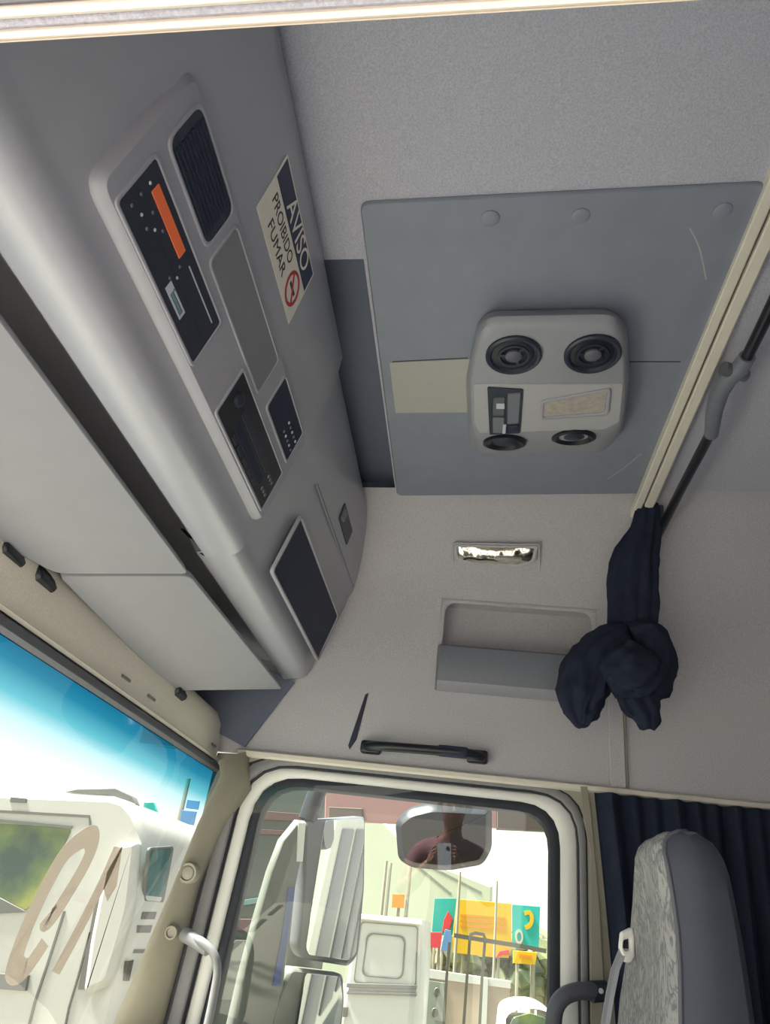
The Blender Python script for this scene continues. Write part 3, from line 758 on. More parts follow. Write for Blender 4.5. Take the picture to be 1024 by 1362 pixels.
for o in tcu.children:
    me = o.data; me.update()
    offs = []
    for v in me.vertices:
        p = v.co * 22; q = v.co * 60
        kk = .3 if o.name.startswith('drape') else 1.0
        offs.append(v.normal * kk * (.010 * noise.noise(p) + .007 * (1 - 2 * abs(noise.noise(q * .6 + V((3, 1, 7))))) - .003))
    for v, d in zip(me.vertices, offs): v.co += d
    for e_ in me.edges: e_.use_edge_sharp = False
    me.update()
settle(tcu)

# pleated curtain below the trim, behind the seat
rows = []
rnd = random.Random(3)
NC = 260
ph = [rnd.uniform(0, 6) for _ in range(8)]
def pleat(y, z):
    s = (1.32 - z)
    u_ = (-y - .36)
    w = 0.013 * math.sin(2 * math.pi * u_ / .055 + ph[0] + 1.2 * math.sin(u_ * 9 + ph[1]) + .5 * s) + 0.008 * math.sin(2 * math.pi * u_ / .083 + ph[2] + .8 * s) + .010 * math.sin(2 * math.pi * u_ / .19 + ph[3] - s)
    return w * (0.75 + .9 * min(s, .7))
for i in range(13):
    z = 1.314 - i * .09
    row = []
    for j in range(NC):
        y = -.352 - j * (1.30 / NC)
        yy = y + (0.05 * max(0, 1 - (-.352 - y) / .25)) * 0 - .05 * math.sin(min(1, (1.314 - z) / .8) * 1.5) * max(0, 1 - (-.352 - y) / .4)
        row.append((2.165 + pleat(y, z), yy, z))
    rows.append(row)
tag(grid('pleated_curtain', rows, M['curtain'], None), 'dark navy pleated curtain drawn along the side behind the seat', 'curtain')

# ------------------------------------------------------------------ wall lamp (chrome) on the curve of the wall
LPn = Plane((2.100, 0, 2.02), (0, -1, 0), (-0.055, 0, 0.045))
if LPn.n.x > 0: LPn = Plane((2.100, 0, 2.02), (0, 1, 0), (-0.055, 0, 0.045))
LPn = LPn.up(0.012)
wl = empty('wall_lamp', 'oval chrome wall lamp glinting on the fabric wall under the ceiling panel', 'lamp', LPn.w(*LPn.px(660, 740)))
ol = LPn.pxs([(604, 724), (716, 726), (712, 746), (694, 754), (624, 750), (604, 742)]); il = LPn.pxs([(609, 727), (711, 729), (707, 744), (690, 750), (628, 747), (609, 740)])
ringslab('lamp_frame', LPn, ol, il, .008, M['wallfabric'], wl, r=.008, ri=.006, h0=-.004)
rows = []
for i in range(15):
    t_ = i / 14; row = []
    for j in range(9):
        k_ = j / 8; x_ = 610 + 100 * t_; yb_ = 741 + 8.5 * math.sin(math.pi * t_) ** .5
        a, b = LPn.px(x_, 727.5 + .02 * (x_ - 610) + (yb_ - 727.5) * k_)
        row.append(LPn.w(a, b, .001 + .012 * math.sin(math.pi * k_) * math.sin(math.pi * t_) ** .6 + .003 * math.sin(9 * t_ * math.pi)))
    rows.append(row)
grid('reflector', rows, M['chrome'], wl)
a, b = LPn.px(676, 741)
tube('bulb', [LPn.w(a - .04, b, .013), LPn.w(a, b, .014), LPn.w(a + .04, b, .013)], [.008, .010, .008], M['lens'], wl, 12)
ringslab('cover_plate_edge', LPn, LPn.pxs([(602, 722), (718, 724), (720, 792), (600, 788)]), LPn.pxs([(604, 724), (716, 726), (718, 790), (602, 786)]), .003, M['wallfabric'], wl, r=.006, h0=-.004)
settle(wl)

# ------------------------------------------------------------------ storage pocket set into the wall
pk = empty('storage_pocket', 'grey open storage pocket recessed in the fabric wall beside the knotted curtain', 'pocket', (2.2, -.13, 1.57))
y0, y1, z0, z1 = POCK
vs = [(2.197, y0, z0), (2.197, y1, z0), (2.197, y1, z1), (2.197, y0, z1), (2.285, y0, z0), (2.285, y1, z0), (2.275, y1, z1), (2.275, y0, z1)]
mesh('liner', vs, [(4, 5, 6, 7), (0, 1, 5, 4), (1, 2, 6, 5), (2, 3, 7, 6), (3, 0, 4, 7)], M['wallfabric'], pk)
op = [(-.100, 1.575), (.372, 1.575), (.372, 1.858), (-.100, 1.858)]
ip = [(-.094, 1.590), (.362, 1.590), (.362, 1.852), (-.094, 1.852)]
ringslab('rim', WP, [(-.108, 1.598), (.378, 1.598), (.378, 1.864), (-.108, 1.864)], [(-.092, 1.61), (.360, 1.61), (.360, 1.848), (-.092, 1.848)], .004, M['wallfabric'], pk, r=.003, ri=.04, h0=-.002, bevel=.002)
TP = WP.up(0.012)
fp_ = TP.pxs([(588, 861), (760, 876), (756, 938), (585, 914)])
ztop = fp_[0][1]; zb = (fp_[2][1] + fp_[3][1]) / 2
rows = []
for s in (-.104, -.098, 0.0, .12, .25, .366, .372):
    e_ = 1 if -.1 < s < .37 else 0
    rows.append([(2.20, -s, ztop + .006), (2.188 - .012 * e_, -s, ztop + .006), (2.184 - .014 * e_, -s, ztop), (2.182 - .014 * e_, -s, zb + .026), (2.184 - .012 * e_, -s, zb + .020), (2.2, -s, zb + .004), (2.203, -s, zb)])
grid('front_panel', rows, M['midgrey'], pk)
grid('lower_bevel', [[(2.1665, -s, zb + .025), (2.170, -s, zb + .018), (2.198, -s, zb + .001)] for s in (-.098, .12, .366)], M['lampshell'], pk)
settle(pk)

# narrow slot and assist handle on the wall
WQ = WP.up(0.001)
tag(slab('wall_slot', WQ, WQ.pxs([(486, 924), (490, 922), (474, 984), (465, 997), (463, 992)]), .004, M['dark'], None, bevel=.001), 'thin dark slanted slot in the fabric wall left of the handle', 'slot')
ah = empty('assist_handle', 'short black assist handle on the wall above the far window', 'handle', (2.18, .12, 1.37))
h0_, h1_ = WP.px(486, 995), WP.px(643, 1009)
yy0, zz0, yy1, zz1 = -h0_[0], h0_[1], -h1_[0], h1_[1]
hp = [(2.185, yy0 + 0, zz0), (2.165, yy0 - .02, zz0), (2.150, yy0 - .06, zz0), (2.146, (yy0 + yy1) / 2, (zz0 + zz1) / 2), (2.150, yy1 + .06, zz1), (2.165, yy1 + .02, zz1), (2.185, yy1, zz1)]
tube('grip', spline(hp, 5), .0135, M['black'], ah, 14, flat=1.0)
for (y_, z_) in ((yy0 - .018, zz0), (yy1 + .018, zz1)):
    box('mount', (2.168, y_ - .030, z_ - .018), (2.199, y_ + .030, z_ + .018), M['black'], ah, .008)
box('grip_pad', (2.136, yy1 + .045, zz1 - .015), (2.16, yy1 + .13, zz1 + .015), M['slot'], ah, .006)
settle(ah)

# ------------------------------------------------------------------ grab handle on the A-pillar, bent handle on the B-pillar, pillar strip
def atX(x, y, X): d = ray(x, y); return CAM + d * (X / d.x)
gh = empty('grab_handle', 'grey moulded grab handle on the windscreen pillar', 'handle', atX(262, 1362, 2.12))
tube('grip', spline([atX(252, 1246, 2.13), atX(268, 1252, 2.10), atX(284, 1268, 2.09), (*atX(289, 1292, 2.09),), atX(283, 1330, 2.09), atX(275, 1368, 2.09), atX(268, 1400, 2.10), atX(256, 1412, 2.14)], 5), .010, M['sealgrey'], gh, 14)
tube('mount', [atX(246, 1243, 2.145), atX(258, 1250, 2.12), atX(276, 1266, 2.10)], [.018, .017, .011], M['sealgrey'], gh, 14)
settle(gh)
bh = empty('grab_handle', 'black bent tube handle at the rear edge of the far door', 'handle', atX(742, 1362, 2.10))
tube('grip', spline([atX(800, 1318, 2.17), atX(784, 1318, 2.14), atX(765, 1319, 2.12), atX(748, 1327, 2.11), atX(738, 1345, 2.11), atX(736, 1380, 2.11), atX(738, 1440, 2.12), atX(742, 1480, 2.17)], 5), .019, M['greyrubber'], bh, 16)
tube('mount', [atX(786, 1319, 2.15), atX(806, 1318, 2.16)], [.023, .022], M['rubber'], bh, 14)
mp = Plane(atX(799, 1318, 2.135), (0, -1, 0), (0, 0, 1))
lathe('screw', mp, 0, 0, [(.006, -.01), (.006, .004), (.003, .005)], M['print'], bh, 12)
settle(bh)
BP = Plane((2.178, 0, 0), (0, -1, 0), (0, 0, 1))
tag(slab('trim_10', BP, BP.pxs([(772, 1046), (781, 1046), (786, 1080), (797, 1200), (806, 1362), (810, 1500), (785, 1500), (786, 1362), (785, 1130), (776, 1090)]), .004, M['beige'], None, bevel=.001, h0=-.004), 'narrow beige pillar strip between far door and dark curtain', kind='structure')

# ------------------------------------------------------------------ passenger seat with its belt
def woven(name):
    m = mat(name, srgb(176, 176, 176), 0.9, 0.1, 300, 0.4, 400, spec=.2)
    t = m.node_tree; b = t.nodes['Principled BSDF']
    geo = t.nodes.new('ShaderNodeNewGeometry'); mp_ = t.nodes.new('ShaderNodeMapping'); mp_.inputs['Scale'].default_value = (14, 14, 5)
    n = t.nodes.new('ShaderNodeTexNoise'); n.inputs['Scale'].default_value = 5; n.inputs['Detail'].default_value = 8; n.inputs['Distortion'].default_value = 1.6
    r = t.nodes.new('ShaderNodeValToRGB'); e = r.color_ramp.elements
    e[0].position = .40; e[0].color = srgb(164, 164, 163); e[1].position = .62; e[1].color = srgb(160, 160, 160)
    k = e.new(.52); k.color = srgb(112, 114, 120); k = e.new(.47); k.color = srgb(152, 152, 151)
    t.links.new(geo.outputs['Position'], mp_.inputs[0]); t.links.new(mp_.outputs[0], n.inputs['Vector']); t.links.new(n.outputs['Fac'], r.inputs[0]); t.links.new(r.outputs[0], b.inputs['Base Color'])
    return m
M['woven'] = woven('woven_seat_cloth')
st_ = empty('passenger_seat', 'high-backed passenger seat with pale patterned front and dark grey sides', 'seat', (1.6, -.35, 0.0))
XI, XO = 1.35, 1.83
# outline of the back seen from the side: (z, front Y, back Y, half-width factor)
seat_prof = [(0.42, -.27, -.47, 1.85), (0.60, -.300, -.465, 1.84), (0.78, -.320, -.462, 1.83), (0.88, -.328, -.458, 1.80), (0.95, -.332, -.455, 1.745), (1.00, -.332, -.452, 1.695), (1.05, -.328, -.447, 1.64), (1.09, -.323, -.442, 1.595), (1.112, -.320, -.437, 1.565), (1.128, -.323, -.430, 1.54), (1.139, -.332, -.422, 1.52), (1.146, -.346, -.410, 1.50)]
def seat_ring(z, yf, yb, xo): return XI + max(0, z - 1.08) * .25, xo
front = []; side = []
for (z, yf, yb, w) in seat_prof:
    z -= .014
    xi, xo = seat_ring(z, yf, yb, w)
    front.append([(xi + .012, yf - .012, z), (xi + .03, yf + .002, z), (xi + (xo - xi) * .22, yf + .005, z), ((xi + xo) / 2, yf - .002, z), (xi + (xo - xi) * .78, yf + .004, z), (xo - .03, yf + .0, z), (xo - .005, yf - .018, z)])
    side.append([(xo - .005, yf - .018, z), (xo, yf - .05, z), (xo - .02, yb, z), (xi + .05, yb - .0, z), (xi + .012, yb + .02, z), (xi, yb + .05, z), (xi, yf - .04, z), (xi + .012, yf - .012, z)])
zt_, yt = 1.135, -.375
front.append([(x * .8 + 1.43 * .2, yt, zt_) for (x, y, z) in front[-1]]); side.append([(x * .8 + 1.43 * .2, yt, zt_) for (x, y, z) in side[-1]])
grid('back_front', front, M['woven'], st_)['label'] = 'pale woven patterned seat front'
grid('back_shell', side, M['seatdark'], st_)['label'] = 'dark grey vinyl seat side and back'
tube('piping', [p[0] for p in front], .004, M['greyrubber'], st_, 8)
box('cushion', (1.34, -.40, .34), (1.86, .12, .50), M['woven'], st_, .05, 4)
box('seat_base', (1.42, -.36, 0.0), (1.78, .06, .34), M['seatdark'], st_, .02)
settle(st_)
sbt = empty('seat_belt', 'pale grey seat belt running from a plastic guide on the seat', 'seat belt', atX(830, 1260, 1.62))
GP = Plane(atX(832, 1258, 1.62), (0.35, -1, 0), (0, 0, 1))
if GP.n.x > 0: GP = Plane(atX(832, 1258, 1.62), (-0.35, 1, 0), (0, 0, 1))
og = GP.pxs([(824, 1240), (838, 1233), (841, 1243), (841, 1272), (836, 1280), (829, 1280), (822, 1262)]); ig = GP.pxs([(826, 1250), (834, 1248), (835, 1253), (835, 1262), (833, 1264), (828, 1265), (825, 1260)])
ringslab('guide', GP, og, ig, .010, M['white'], sbt, r=.004, ri=.003, bevel=.002)
slab('guide_opening', GP, ig, .003, M['black'], sbt, bevel=.0005)
b1_ = [atX(829, 1262, 1.614), atX(818, 1290, 1.60), atX(811, 1325, 1.595), atX(803, 1375, 1.58), atX(788, 1450, 1.56)]
rows = [[p + V((0, .008, 0)), p + V((0.003, 0, 0)), p - V((0, .008, 0))] for p in b1_]
grid('webbing', rows, M['visor'], sbt, thick=.002)
settle(sbt)

# ------------------------------------------------------------------ dashboard under the windscreen
ds = empty('dashboard', 'pale cream dashboard top along the foot of the windscreen', 'dashboard', (1.2, .7, 0))
rows = []
for x in (0.24, 0.3, 0.9, 1.5, 2.0, 2.04):
    e_ = 0.02 if x in (0.24, 2.04) else 0
    rows.append([(x, .50, 0.0), (x, .44 + e_, .42), (x, .46 + e_, .56 - e_), (x, .52, .62 - e_), (x, .64, .64 - e_), (x, .76, .64 - e_), (x, .845, .62 - e_), (x, .88, .45)])
grid('top_pad', rows, mat('dash_top', srgb(224, 217, 202), .7, .03, 40, .1, 500), ds)  # pad made pale to bounce sun up at the console lip and visors
for i in range(4):
    x = .55 + .38 * i
    ol = Plane((x, .79, .633), (1, 0, 0), (0, 1, 0))
    slab('demister_vent', ol, rect(-.13, .13, -.012, .012), .006, M['dark'], ds, r=.008, bevel=.002)
settle(ds)

# ------------------------------------------------------------------ painted number on the windscreen (reads from outside)
pm = bpy.data.materials.new('windscreen_paint'); pm.use_nodes = True; t = pm.node_tree
t.nodes.remove(t.nodes['Principled BSDF']); out = t.nodes['Material Output']
df = t.nodes.new('ShaderNodeBsdfDiffuse'); df.inputs[0].default_value = srgb(190, 181, 172)
tl = t.nodes.new('ShaderNodeBsdfTranslucent'); tl.inputs[0].default_value = srgb(194, 186, 178)
tr2 = t.nodes.new('ShaderNodeBsdfTransparent'); tr2.inputs[0].default_value = srgb(200, 192, 184)
no = t.nodes.new('ShaderNodeTexNoise'); no.inputs['Scale'].default_value = 60
m1 = t.nodes.new('ShaderNodeMixShader'); m1.inputs[0].default_value = .35; m2 = t.nodes.new('ShaderNodeMixShader')
mrn = t.nodes.new('ShaderNodeMapRange'); mrn.inputs['To Min'].default_value = .30; mrn.inputs['To Max'].default_value = .50
t.links.new(no.outputs['Fac'], mrn.inputs['Value']); t.links.new(mrn.outputs[0], m2.inputs[0])
t.links.new(df.outputs[0], m1.inputs[1]); t.links.new(tl.outputs[0], m1.inputs[2]); t.links.new(m1.outputs[0], m2.inputs[1]); t.links.new(tr2.outputs[0], m2.inputs[2]); t.links.new(m2.outputs[0], out.inputs[0])
WI = WS.up(0.004 if WS.n.y > 0 else -0.004)
num = empty('painted_number', 'brownish painted number 19 seen reversed on the windscreen', 'lettering', WI.w(*WI.px(60, 1290)))
def C5(l): return [(x / 3.938, 1040 + y / 3.938) for x, y in l]
dw = abs(WI.px(100, 1200)[0] - WI.px(114, 1200)[0])
nine = C5([(235, 838), (195, 900), (130, 985), (85, 985), (80, 935), (125, 800), (185, 660), (265, 500), (345, 370), (430, 300), (475, 290), (480, 345), (440, 440), (370, 560), (300, 670), (258, 720), (252, 690)])
ribbon('numeral', WI, WI.pxs(nine), dw * .96, pm, num, 0, .0006, 5)
ribbon('numeral', WI, WI.pxs(C5([(290, 1000), (420, 760), (540, 520), (620, 340)])), dw * .92, pm, num, 0, .0006, 4)
slab('numeral_flag', WI, WI.pxs(C5([(640, 330), (608, 545), (560, 625), (540, 560), (560, 470)])), .0006, pm, num, h0=.0007, bevel=.0001)
settle(num)

# ------------------------------------------------------------------ the yard outside
M['asphalt'] = mat('yard_concrete', srgb(128, 124, 116), .9, .12, 3, .2, 40)
M['truckwhite'] = mat('truck_white', srgb(188, 186, 178), .35, .02, 8)
M['truckshade'] = mat('truck_panel_grey', srgb(104, 104, 100), .5, .05, 8)
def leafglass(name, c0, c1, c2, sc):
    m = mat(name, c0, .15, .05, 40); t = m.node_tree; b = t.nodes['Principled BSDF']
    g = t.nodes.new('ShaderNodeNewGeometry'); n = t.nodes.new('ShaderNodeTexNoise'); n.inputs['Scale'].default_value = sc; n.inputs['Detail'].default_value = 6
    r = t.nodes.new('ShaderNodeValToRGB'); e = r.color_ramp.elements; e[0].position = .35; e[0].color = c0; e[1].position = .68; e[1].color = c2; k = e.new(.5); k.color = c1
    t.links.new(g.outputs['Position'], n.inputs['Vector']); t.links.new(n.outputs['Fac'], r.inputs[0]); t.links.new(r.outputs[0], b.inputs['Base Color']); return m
M['cabglass'] = leafglass('cab_window_glass', srgb(62, 78, 72), srgb(96, 112, 74), srgb(150, 152, 80), 2.2)  # reflected trees painted into the glass as green and yellow mottling
M['tealglass'] = leafglass('teal_window_glass', srgb(58, 92, 96), srgb(84, 118, 120), srgb(110, 130, 128), 4)
M['leaf'] = leafglass('hedge_leaf', srgb(70, 82, 60), srgb(112, 116, 84), srgb(150, 136, 112), 1.5)
M['yellow'] = mat('mural_yellow', srgb(206, 164, 20), .7, .05, 2)
M['teal'] = mat('mural_teal', srgb(40, 160, 150), .7, .05, 2)
M['mred'] = mat('mural_red', srgb(196, 60, 66), .7, .05, 2)
M['mblue'] = mat('mural_blue', srgb(96, 140, 186), .7, .05, 2)
M['morange'] = mat('sign_orange', srgb(206, 130, 20), .7, .05, 2)
M['plaster'] = mat('wall_plaster', srgb(166, 150, 132), .9, .06, 3)
M['greypl'] = mat('wall_grey', srgb(126, 130, 120), .9, .06, 3)
M['iron'] = mat('gate_iron', srgb(84, 80, 70), .6, .08, 10)
M['pole'] = mat('pole_concrete', srgb(140, 134, 116), .8, .08, 8)
M['reflpink'] = mat('reflection_pink', srgb(150, 110, 106), .8, .05, 4)
M['reflbrown'] = mat('reflection_brown', srgb(86, 74, 66), .8, .06, 4)
M['palewh'] = mat('warehouse_pale', srgb(176, 180, 158), .8, .03, 1)
M['darkrefl'] = mat('dark_reflection', srgb(66, 72, 66), .45, .12, 3)
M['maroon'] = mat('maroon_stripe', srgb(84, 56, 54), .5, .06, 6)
M['bluestrip'] = mat('blue_strip', srgb(52, 84, 150), .5, .05, 30)
M['mirror'] = mat('mirror_silver', (.86, .88, .86), .02, .01, 4, metal=1.0)
M['shell'] = mat('mirror_shell', srgb(112, 114, 107), .4, .04, 20)
tag(box('ground', (-40, -50, -1.25), (80, 60, -1.15), M['asphalt'], bevel=0), 'pale concrete yard around the trucks', kind='structure')

def XP(D): return Plane((D, 0, 0), (0, -1, 0), (0, 0, 1))
def ground_post(name, D, x, y, w, parent, m='pole'):
    p = XP(D).w(*XP(D).px(x, y)); return box(name, (D + .01, p.y - w / 2, -1.15), (D + .01 + w, p.y + w / 2, p.z), M[m], parent, .005)
def pxslab(name, D, pts, m, parent=None, depth=.02, r=0, h0=0, bevel=.004):
    p = XP(D); return slab(name, p, p.pxs(pts), depth, m, parent, r=r, h0=h0, bevel=bevel)
def pxline(name, D, pts, w, m, parent=None, h=0.0, depth=.01):
    p = XP(D); return ribbon(name, p, p.pxs(pts), w, m, parent, h, depth, 1)

# white truck seen through the windscreen
wt = empty('parked_truck', 'white truck cab with green reflections painted into its side window, behind the windscreen', 'truck', (6.5, 3.5, -1.15))
pxslab('cab', 6, [(-90, 1052), (148, 1058), (166, 1064), (180, 1080), (197, 1118), (186, 1210), (160, 1312), (96, 1560), (-220, 1560)], M['truckwhite'], wt, depth=2.2, h0=-2.2, bevel=.05)
pxslab('roof_deflector', 6.3, [(94, 1056), (110, 1052), (160, 1051), (182, 1062), (186, 1072), (150, 1060)], M['truckshade'], wt, depth=.1, h0=.0)
wn = pxslab('side_window', 6, [(-60, 1091), (97, 1101), (66, 1165), (38, 1211), (-70, 1216)], M['cabglass'], wt, depth=.012, r=.05)
pxline('window_frame_line', 6, [(-40, 1077), (119, 1086), (121, 1104)], .018, M['truckshade'], wt)
pxslab('wiper_panel', 6, [(-40, 1196), (0, 1193), (32, 1210), (38, 1213), (-40, 1217)], M['truckshade'], wn, depth=.008, h0=.012)
pxline('window_sill_line', 6, [(-60, 1091), (0, 1092), (97, 1101)], .02, M['truckshade'], wn, h=.012)
pxline('door_seam', 6, [(86, 1212), (66, 1275), (47, 1332), (30, 1400)], .016, M['truckshade'], wt)
pxline('door_seam', 6, [(120, 1240), (104, 1300), (92, 1340), (80, 1400)], .012, M['truckshade'], wt)
pxline('panel_gap', 6, [(135, 1184), (122, 1250), (109, 1316)], .05, M['truckshade'], wt)
pxslab('fender', 6, [(160, 1124), (190, 1118), (180, 1210), (152, 1308), (116, 1324), (126, 1250), (140, 1180)], M['truckwhite'], wt, depth=.10, r=.06, bevel=.04)
pxslab('vent', 6, [(15, 1060), (36, 1062), (35, 1068), (14, 1067)], M['truckshade'], wt, depth=.015)
pxslab('step', 6, [(-30, 1292), (40, 1297), (36, 1318), (-30, 1312)], M['truckshade'], wt, depth=.03)
YR = XP(6).w(*XP(6).px(190, 1170)).y
FT = Plane((6, YR - .004, 0), (1, 0, 0), (0, 0, 1))
fw = slab('front_window', FT, FT.pxs([(197, 1130), (226, 1128), (212, 1199), (190, 1197)]), .015, M['tealglass'], wt, r=.05)
ringslab('window_seal', FT, FT.pxs([(195, 1127), (229, 1125), (214, 1203), (188, 1201)]), FT.pxs([(197, 1130), (226, 1128), (212, 1199), (190, 1197)]), .02, M['truckshade'], fw, r=.06, ri=.05)
for i, (y0, y1) in enumerate(((1212, 1222), (1230, 1240), (1262, 1267))):
    slab('grille_bar', FT, FT.pxs([(184 - i * 5, y0), (204 - i * 6, y0), (201 - i * 6, y1), (182 - i * 5, y1)]), .03, M['truckshade'], wt)
slab('bumper_gap', FT, FT.pxs([(166, 1278), (173, 1276), (167, 1304), (161, 1304)]), .03, M['iron'], wt)
settle(wt)
gs = empty('hanging_sign', 'small teal sign above the white truck front at the windscreen edge', 'sign', XP(12).w(*XP(12).px(202, 1095)))
pxslab('board', 12, [(193, 1068), (206, 1068), (214, 1090), (204, 1096), (190, 1093)], M['teal'], gs, depth=.05); ground_post('post', 12, 202, 1080, .06, gs); settle(gs)
bs = empty('road_sign', 'blue road sign on a pole at the windscreen edge', 'sign', XP(13).w(*XP(13).px(240, 1300)))
pxslab('board', 13, [(243, 1078), (262, 1080), (258, 1098), (240, 1095)], M['mblue'], bs, depth=.05)
pxslab('board', 13, [(250, 1064), (266, 1066), (264, 1077), (248, 1075)], M['mblue'], bs, depth=.05)
ground_post('post', 13, 250, 1035, .06, bs); settle(bs)

# dark slab added for the interior's reflection at the left of the far window
dv = empty('dark_reflection', 'dark grey-green slab standing for an interior reflection behind the door mirror at the left of the far window', 'truck', (6.5, 1.5, -1.15))
pxslab('body', 7, [(296, 1045), (434, 1045), (420, 1120), (396, 1220), (372, 1362), (330, 1560), (225, 1560)], M['darkrefl'], dv, depth=1.8, h0=-1.8, bevel=.05)
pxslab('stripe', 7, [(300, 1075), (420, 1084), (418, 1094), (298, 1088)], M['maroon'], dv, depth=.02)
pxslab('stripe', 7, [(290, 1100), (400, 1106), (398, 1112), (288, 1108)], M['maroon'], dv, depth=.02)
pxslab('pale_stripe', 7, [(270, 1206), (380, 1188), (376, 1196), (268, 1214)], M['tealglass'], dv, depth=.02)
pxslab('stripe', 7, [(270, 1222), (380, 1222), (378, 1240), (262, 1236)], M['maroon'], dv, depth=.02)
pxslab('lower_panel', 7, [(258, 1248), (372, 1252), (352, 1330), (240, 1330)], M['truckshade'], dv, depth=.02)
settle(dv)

def flat(o):
    for p in o.data.polygons: p.use_smooth = False
    return o
# this truck's own door mirrors
MP = Plane(atX(445, 1180, 2.78), (0.72, -0.70, 0), (-0.05, -0.05, 1))
if MP.n.x > 0: MP = Plane(atX(445, 1180, 2.78), (-0.72, 0.70, 0), (-0.05, -0.05, 1))
dm = empty('door_mirror', 'tall grey door mirror with blue strip and silver glass outside the far window', 'mirror', atX(400, 1362, 2.7))
slab('housing', MP, MP.pxs([(407, 1092), (487, 1086), (486, 1180), (478, 1270), (466, 1286), (404, 1276), (396, 1262), (404, 1180)]), .05, M['greyrubber'], dm, r=.02, h0=-.05, bevel=.008)
flat(slab('glass', MP, MP.pxs([(432, 1091), (484, 1089), (482, 1180), (473, 1268), (464, 1277), (410, 1270), (406, 1260), (418, 1180)]), .003, M['mirror'], dm, r=.015, bevel=.0006))
SH = MP.up(.004)
slab('shell', SH, SH.pxs([(407, 1092), (398, 1091), (376, 1118), (360, 1160), (340, 1230), (322, 1300), (304, 1380), (286, 1460), (340, 1460), (362, 1370), (378, 1310), (392, 1190), (402, 1140)]), .03, M['shell'], dm, h0=-.03, bevel=.006)
slab('pale_edge', SH, SH.pxs([(396, 1094), (406, 1094), (402, 1146), (394, 1146)]), .004, M['white'], dm, bevel=.001)
slab('blue_strip', SH, SH.pxs([(383, 1181), (392, 1181), (382, 1250), (372, 1311), (362, 1311), (374, 1245)]), .003, M['bluestrip'], dm, bevel=.0006)
slab('lower_housing', MP, MP.pxs([(388, 1288), (458, 1296), (460, 1330), (452, 1420), (350, 1420), (366, 1340)]), .05, M['shell'], dm, r=.02, h0=-.052, bevel=.008)
LM = Plane(MP.w(*MP.px(430, 1330), .002), MP.u, MP.v)
flat(slab('wide_angle_glass', LM, LM.pxs([(406, 1294), (452, 1299), (455, 1330), (446, 1410), (388, 1410)]), .003, M['mirror'], dm, r=.012, bevel=.0006))
tube('arm', [MP.w(*MP.px(440, 1030), -.03), MP.w(*MP.px(426, 1060), -.03), MP.w(*MP.px(415, 1092), -.03)], .032, M['black'], dm, 12)
settle(dm)
km = empty('kerb_mirror', 'black rounded kerb mirror hanging outside above the far window', 'mirror', atX(590, 1157, 2.62))
KP = Plane(atX(590, 1115, 2.62), (0, -1, 0), (-.3, 0, 1))
slab('housing', KP, KP.pxs([(526, 1092), (545, 1076), (575, 1069), (654, 1073), (654, 1128), (642, 1149), (596, 1157), (548, 1153), (530, 1142)]), .07, M['black'], km, r=.02, h0=-.04, bevel=.02)
tube('bracket', [KP.w(*KP.px(640, 1080), -.02), KP.w(*KP.px(650, 1060), -.02), KP.w(*KP.px(655, 1030), -.02), (2.47, -.10, 1.52), (2.34, -.10, 1.55)], .02, M['black'], km, 12)
box('bracket_plate', (2.33, -.16, 1.49), (2.35, -.04, 1.61), M['black'], km, .01)
settle(km)

# own cargo body behind the cab, which the door mirror shows
cg = empty('cargo_body', "white cargo body with dark side panels behind the cab, shown in the door mirror", 'cargo body', (1.2, -4, -1.15))
box('box', (0.0, -7.0, -.3), (2.42, -2.0, 2.7), M['truckwhite'], cg, .02)
for i in range(4):
    y = -2.35 - i * .9
    box('side_panel', (2.42, y - .62, -.15), (2.44, y, 1.15), M['greyrubber'], cg, .01)
settle(cg)

# white van seen through the far window
vn = empty('white_van', 'white box-bodied van outside the far window below the kerb mirror', 'van', (7.2, .5, -1.15))
pxslab('box', 7, [(474, 1216), (561, 1224), (560, 1300), (554, 1380), (546, 1500), (420, 1500), (452, 1362)], M['truckwhite'], vn, depth=2.5, h0=-2.5, bevel=.03)
p = XP(7)
ringslab('panel_bead', p, p.pxs([(488, 1240), (540, 1245), (536, 1303), (480, 1298)]), p.pxs([(490, 1242), (538, 1247), (534, 1301), (482, 1296)]), .012, M['truckshade'], vn, r=.06)
ringslab('panel_bead', p, p.pxs([(480, 1226), (556, 1232), (553, 1312), (470, 1306)]), p.pxs([(481, 1227), (555, 1233), (552, 1311), (471, 1305)]), .010, M['truckshade'], vn, r=.03)
for (y0, y1) in ((1306, 1312), (1317, 1321)):
    pxslab('rub_rail', 7, [(462, y0 + 1), (555, y0 + 4), (554, y1 + 4), (461, y1 + 1)], M['truckshade'], vn, depth=.03)
pxslab('roof_edge', 7, [(474, 1215), (562, 1223), (561, 1230), (473, 1222)], M['white'], vn, depth=.05, bevel=.01)
pxslab('hinge', 7, [(454, 1338), (463, 1339), (462, 1352), (452, 1352)], M['iron'], vn, depth=.05)
settle(vn)

